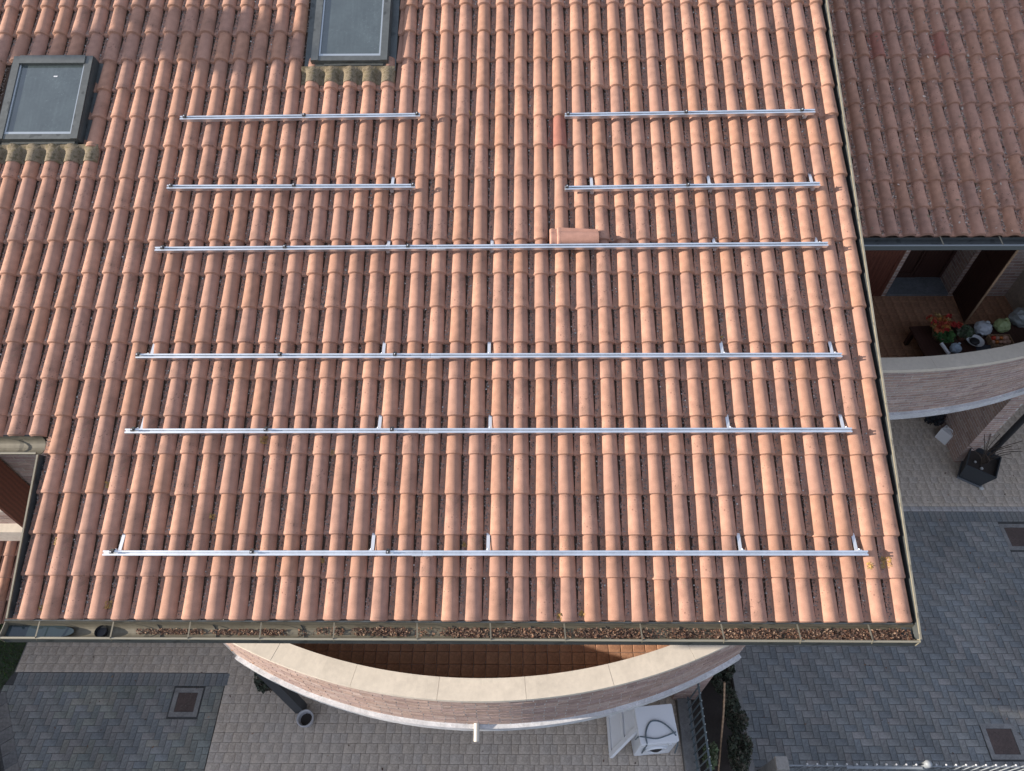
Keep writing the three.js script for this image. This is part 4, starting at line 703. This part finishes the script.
// ------------------------------------------------------------------ things on the wing balcony
{
  const TY = 3.42, tb = thing('low_table', 'low dark table behind the balcony parapet of the wing, crowded with things', 'table', [7.3, 3.05, -5.4], 0.05);
  obj('top', box(-0.95, 1.0, 0.34, 0.37, -0.42, 0.42), M.darkWood, tb); for (const x of [-0.88, 0.93]) for (const z of [-0.36, 0.36]) obj('leg', box(x - 0.03, x + 0.03, 0.0, 0.34, z - 0.03, z + 0.03), M.darkWood, tb);
  const at = (px, py, h = 0.1) => { const p = onY(px, py, TY + h); return [p.x, TY, p.z]; };
  const bl = (r, n, y, cols, rad = 0.05) => { const l = []; for (let k = 0; k < n; k++) { const f = new THREE.IcosahedronGeometry(rr(0.6, 1) * rad, 1); f.translate(rr(-r, r), y + rr(0, 0.05), rr(-r, r) * 0.8); const c = pick(cols), col = new Float32Array(f.attributes.position.count * 3); for (let q = 0; q < col.length; q++) col[q] = c[q % 3]; f.setAttribute('color', new THREE.BufferAttribute(col, 3)); l.push(f); } return mergeGeometries(l); };
  { const t = thing('flower_basket', 'round basket of red and yellow flowers with green leaves on the low table', 'flowers', at(943, 333)); obj('basket', new THREE.LatheGeometry([[0, 0], [0.13, 0], [0.17, 0.12], [0.155, 0.12], [0.12, 0.02], [0, 0.02]].map(([x, y]) => new THREE.Vector2(x, y)), 20), M.paleWood, t);
    for (let k = 0; k < 34; k++) { const f = leafCloud(30, () => ball(V(0.045, 0.03, 0.045)), 0.026, [[[0.4, 0.03, 0.025], [0.42, 0.17, 0.04], [0.4, 0.06, 0.03], [0.33, 0.22, 0.08], [0.4, 0.11, 0.04]][k % 5]]); obj('flower', f.translate(rr(-0.2, 0.2), 0.2 + rr(0, 0.07), rr(-0.26, 0.06)), M.leaf, t); }
    obj('foliage', leafCloud(300, () => ball(V(0.17, 0.06, 0.17)).add(V(0, 0.12, 0.04)), 0.04, [[0.05, 0.13, 0.04], [0.08, 0.18, 0.05]]), M.leaf, t); }
  const bag = (name, label, px, py, r, c, h = 0.2) => { const g = new THREE.IcosahedronGeometry(1, 4), p = g.attributes.position; for (let k = 0; k < p.count; k++) { const v = V(p.getX(k), p.getY(k), p.getZ(k)), n = 1 + 0.22 * perlin.noise(v.x * 2.2 + px, v.y * 2.2, v.z * 2.2) + 0.1 * perlin.noise(v.x * 6, v.y * 6 + py, v.z * 6); v.multiplyScalar(n); p.setXYZ(k, v.x * r, Math.max(0, v.y * h * 0.5 + h * 0.45), v.z * r); } g.computeVertexNormals(); const [x, y, z] = at(px, py, 0.12); const t = thing(name, label, 'bag', [x, y - 0.05 + 0.05, z]); obj('sack', g, mat(c, { roughness: 0.5 }), t); obj('knot', new THREE.ConeGeometry(r * 0.25, h * 0.3, 9).rotateX(Math.PI).translate(0.01, h * 1.02, 0), mat(c, { roughness: 0.5 }), t); return t; };
  bag('carrier_bag', 'white crumpled plastic bag on the low table', 984, 327, 0.13, [0.5, 0.54, 0.58]);
  bag('carrier_bag', 'pale green crumpled plastic bag beside the white bag', 1003, 324, 0.12, [0.34, 0.42, 0.2]);
  bag('carrier_bag', 'large translucent grey bag at the end of the low table', 1021, 318, 0.16, [0.3, 0.33, 0.34], 0.3);
  bag('carrier_bag', 'small pale blue bag in front of the flower basket', 957, 346, 0.08, [0.4, 0.5, 0.6], 0.16);
  { const t = thing('potted_plant', 'small terracotta pot of trailing green leaves between the flowers and the bowl', 'plant', at(965, 332, 0.15)); obj('pot', new THREE.LatheGeometry([[0, 0], [0.06, 0], [0.085, 0.12], [0.07, 0.12], [0.06, 0.1], [0, 0.1]].map(([x, y]) => new THREE.Vector2(x, y)), 18), mat([0.3, 0.14, 0.09]), t); obj('foliage', leafCloud(260, () => ball(V(0.13, 0.07, 0.13)).add(V(0, 0.16, 0)), 0.035, [[0.06, 0.1, 0.05], [0.09, 0.13, 0.07], [0.13, 0.14, 0.1]]), M.leaf, t); }
  { const t = thing('folded_cloth', 'crumpled dark cloth lying in front of the produce crate', 'cloth', at(988, 350, 0.03)), g = new THREE.PlaneGeometry(0.34, 0.2, 16, 10).rotateX(-Math.PI / 2), p = g.attributes.position; for (let k = 0; k < p.count; k++) p.setY(k, 0.03 + 0.025 * perlin.noise(p.getX(k) * 14, p.getZ(k) * 14, 2)); g.computeVertexNormals(); obj('cloth', g, mat([0.05, 0.055, 0.07], { side: THREE.DoubleSide }), t); }
  { const t = thing('bowl', 'grey round bowl with dark contents on the low table', 'bowl', at(975, 341, 0.05)); obj('dish', new THREE.LatheGeometry([[0, 0], [0.06, 0], [0.13, 0.06], [0.135, 0.065], [0.06, 0.012], [0, 0.012]].map(([x, y]) => new THREE.Vector2(x, y)), 24), M.plastic, t); obj('contents', new THREE.SphereGeometry(0.075, 14, 8).scale(1, 0.5, 1).translate(0, 0.045, 0), M.black, t); }
  { const t = thing('produce_crate', 'open wooden crate of red tomatoes and orange fruit on the low table', 'crate', at(1002, 340, 0.1)); const w = 0.17, d = 0.12, f = [box(-w, w, 0, 0.015, -d, d), box(-w, w, 0.02, 0.1, d - 0.012, d), box(-w, w, 0.02, 0.1, -d, -d + 0.012), box(-w, -w + 0.012, 0.02, 0.1, -d + 0.013, d - 0.013), box(w - 0.012, w, 0.02, 0.1, -d + 0.013, d - 0.013)]; f.forEach((g) => obj('slat', g, M.paleWood, t));
    for (let k = 0; k < 14; k++) obj('fruit', new THREE.SphereGeometry(rr(0.03, 0.04), 10, 8).translate(-0.12 + (k % 5) * 0.06, 0.06 + (k > 9 ? 0.045 : 0), -0.07 + (Math.floor(k / 5) % 2) * 0.075 + (k > 9 ? 0.03 : 0)), mat(pick([[0.5, 0.05, 0.02], [0.5, 0.16, 0.03], [0.42, 0.22, 0.05], [0.5, 0.3, 0.22]]), { roughness: 0.4 }), t); }
  { const a = onY(941, 343, TY + 0.12), b = onY(949, 354, TY + 0.05), t = thing('cardboard_tube', 'white cardboard tube leaning below the flower basket', 'tube'); obj('tube', cyl(a, b, 0.028, 0.028, 12), M.plastic, t); }
}

// ------------------------------------------------------------------ out of frame: what shades the forecourt and the upper roof
{
  const t = thing('shade_house', 'plain unseen neighbouring house placed to shade the forecourt', 'house', [-30, 0, 8.1]);  // added out of view; ridge height and distance set by the shadow wanted
  const s = new THREE.Shape([[-5, -0.06], [5, -0.06], [5, 8.4], [0, 10.4], [-5, 8.4]].map(([x, y]) => new THREE.Vector2(x, y)));
  obj('wall', new THREE.ExtrudeGeometry(s, { depth: 15, bevelEnabled: false }).translate(0, 0, -7.5), M.plaster, t);
  for (const k of [-1, 1]) obj('roof', new Faces().box(V(k * 2.75, 9.35, 0), V(2.8, -k * 2.8 * 0.4, 0), V(0, 0.05, 0), V(0, 0, 7.6)).geo(), M.clay, t).geometry.attributes.color.array.forEach((_, k, a) => { a[k] = clayTones[2][k % 3]; });
  for (const y of [1.0, 4.0, 6.4]) for (const z of [-5, -2, 2, 5]) { const w = obj('window', box(4.99, 5.04, y, y + 1.3, z - 0.5, z + 0.5), M.wood, t); obj('pane', box(5.041, 5.05, y + 0.1, y + 1.2, z - 0.42, z + 0.42), M.water, w); }
}
{
  const t = thing('shade_hedge', 'added unseen hedge with a sloped top that keeps sun off the driveway', 'hedge', [-9, 0, 0]), top = (z) => 4.56 + Math.min(1, Math.max(0, z - 0.2)) * 0.6;  // added blocker: top slope keeps sun off the drive, balcony stays lit
  obj('foliage', leafCloud(26000, () => { const z = rr(0.12, 2.6), y = rr(0.15, 1) ** 0.7 * (top(z) - 0.06); return V(rr(-0.3, 0.3), y, z); }, 0.06, [[0.03, 0.06, 0.025], [0.04, 0.075, 0.03]]), M.leaf, t);
  for (let z = 0.4; z < 2.6; z += 0.5) obj('stem', cyl(V(0, -0.06, z), V(0, top(z) - 0.5, z), 0.05, 0.015, 7), M.bark, t);
}
{
  const bx = -12.7, bz = -4.95, t = thing('tall_tree', 'slender leafy tree standing beyond the end of the house', 'tree', [bx, 0, bz]);
  obj('trunk', cyl(V(0, -0.06, 0), V(0, 10.6, 0), 0.16, 0.02, 10), M.bark, t);
  const cl = []; // leading clumps of the top, then the fuller crown below
  for (const [px, py, r] of [[25, 46, 0.2], [58, 49, 0.17], [88, 46, 0.2], [118, 44, 0.2], [176, 20, 0.2], [180, 44, 0.17], [205, 18, 0.2], [222, 40, 0.24], [247, 26, 0.22], [212, 62, 0.15], [252, 52, 0.14], [283, 44, 0.16], [303, 52, 0.13], [140, 14, 0.15]]) { const [a, b] = onRoof(px, py, 0), p = roofPoint(a, b, 0), k = (p.x - bx + rr(-0.3, 0.3)) / -SUN.x; cl.push([p.addScaledVector(SUN, k).sub(V(bx, 0, bz)), r]); }
  for (let k = 0; k < 60; k++) { const h = rr(4, 8.6), r = 0.3 + (9.6 - h) * 0.22, a = rr(0, 6.28), q = rr(0.3, 1) * r; cl.push([V(Math.cos(a) * q, h, Math.sin(a) * q), 0.3]); }
  const f = cl.map(([c, r], k) => leafCloud(k < 14 ? Math.round(3200 * r * r + 30) : 90, () => c.clone().add(ball(V(r, r * 0.55, r))), 0.06, [[0.05, 0.09, 0.03], [0.07, 0.11, 0.04], [0.04, 0.07, 0.025]]));
  obj('crown', mergeGeometries(f), M.leaf, t);
  for (let k = 0; k < 34; k++) { const [c] = cl[k]; obj('limb', cyl(V(0, Math.min(10.5, c.y - 0.4), 0), c, 0.025, 0.006, 5), M.bark, t); }
}

renderer.render(scene, camera);
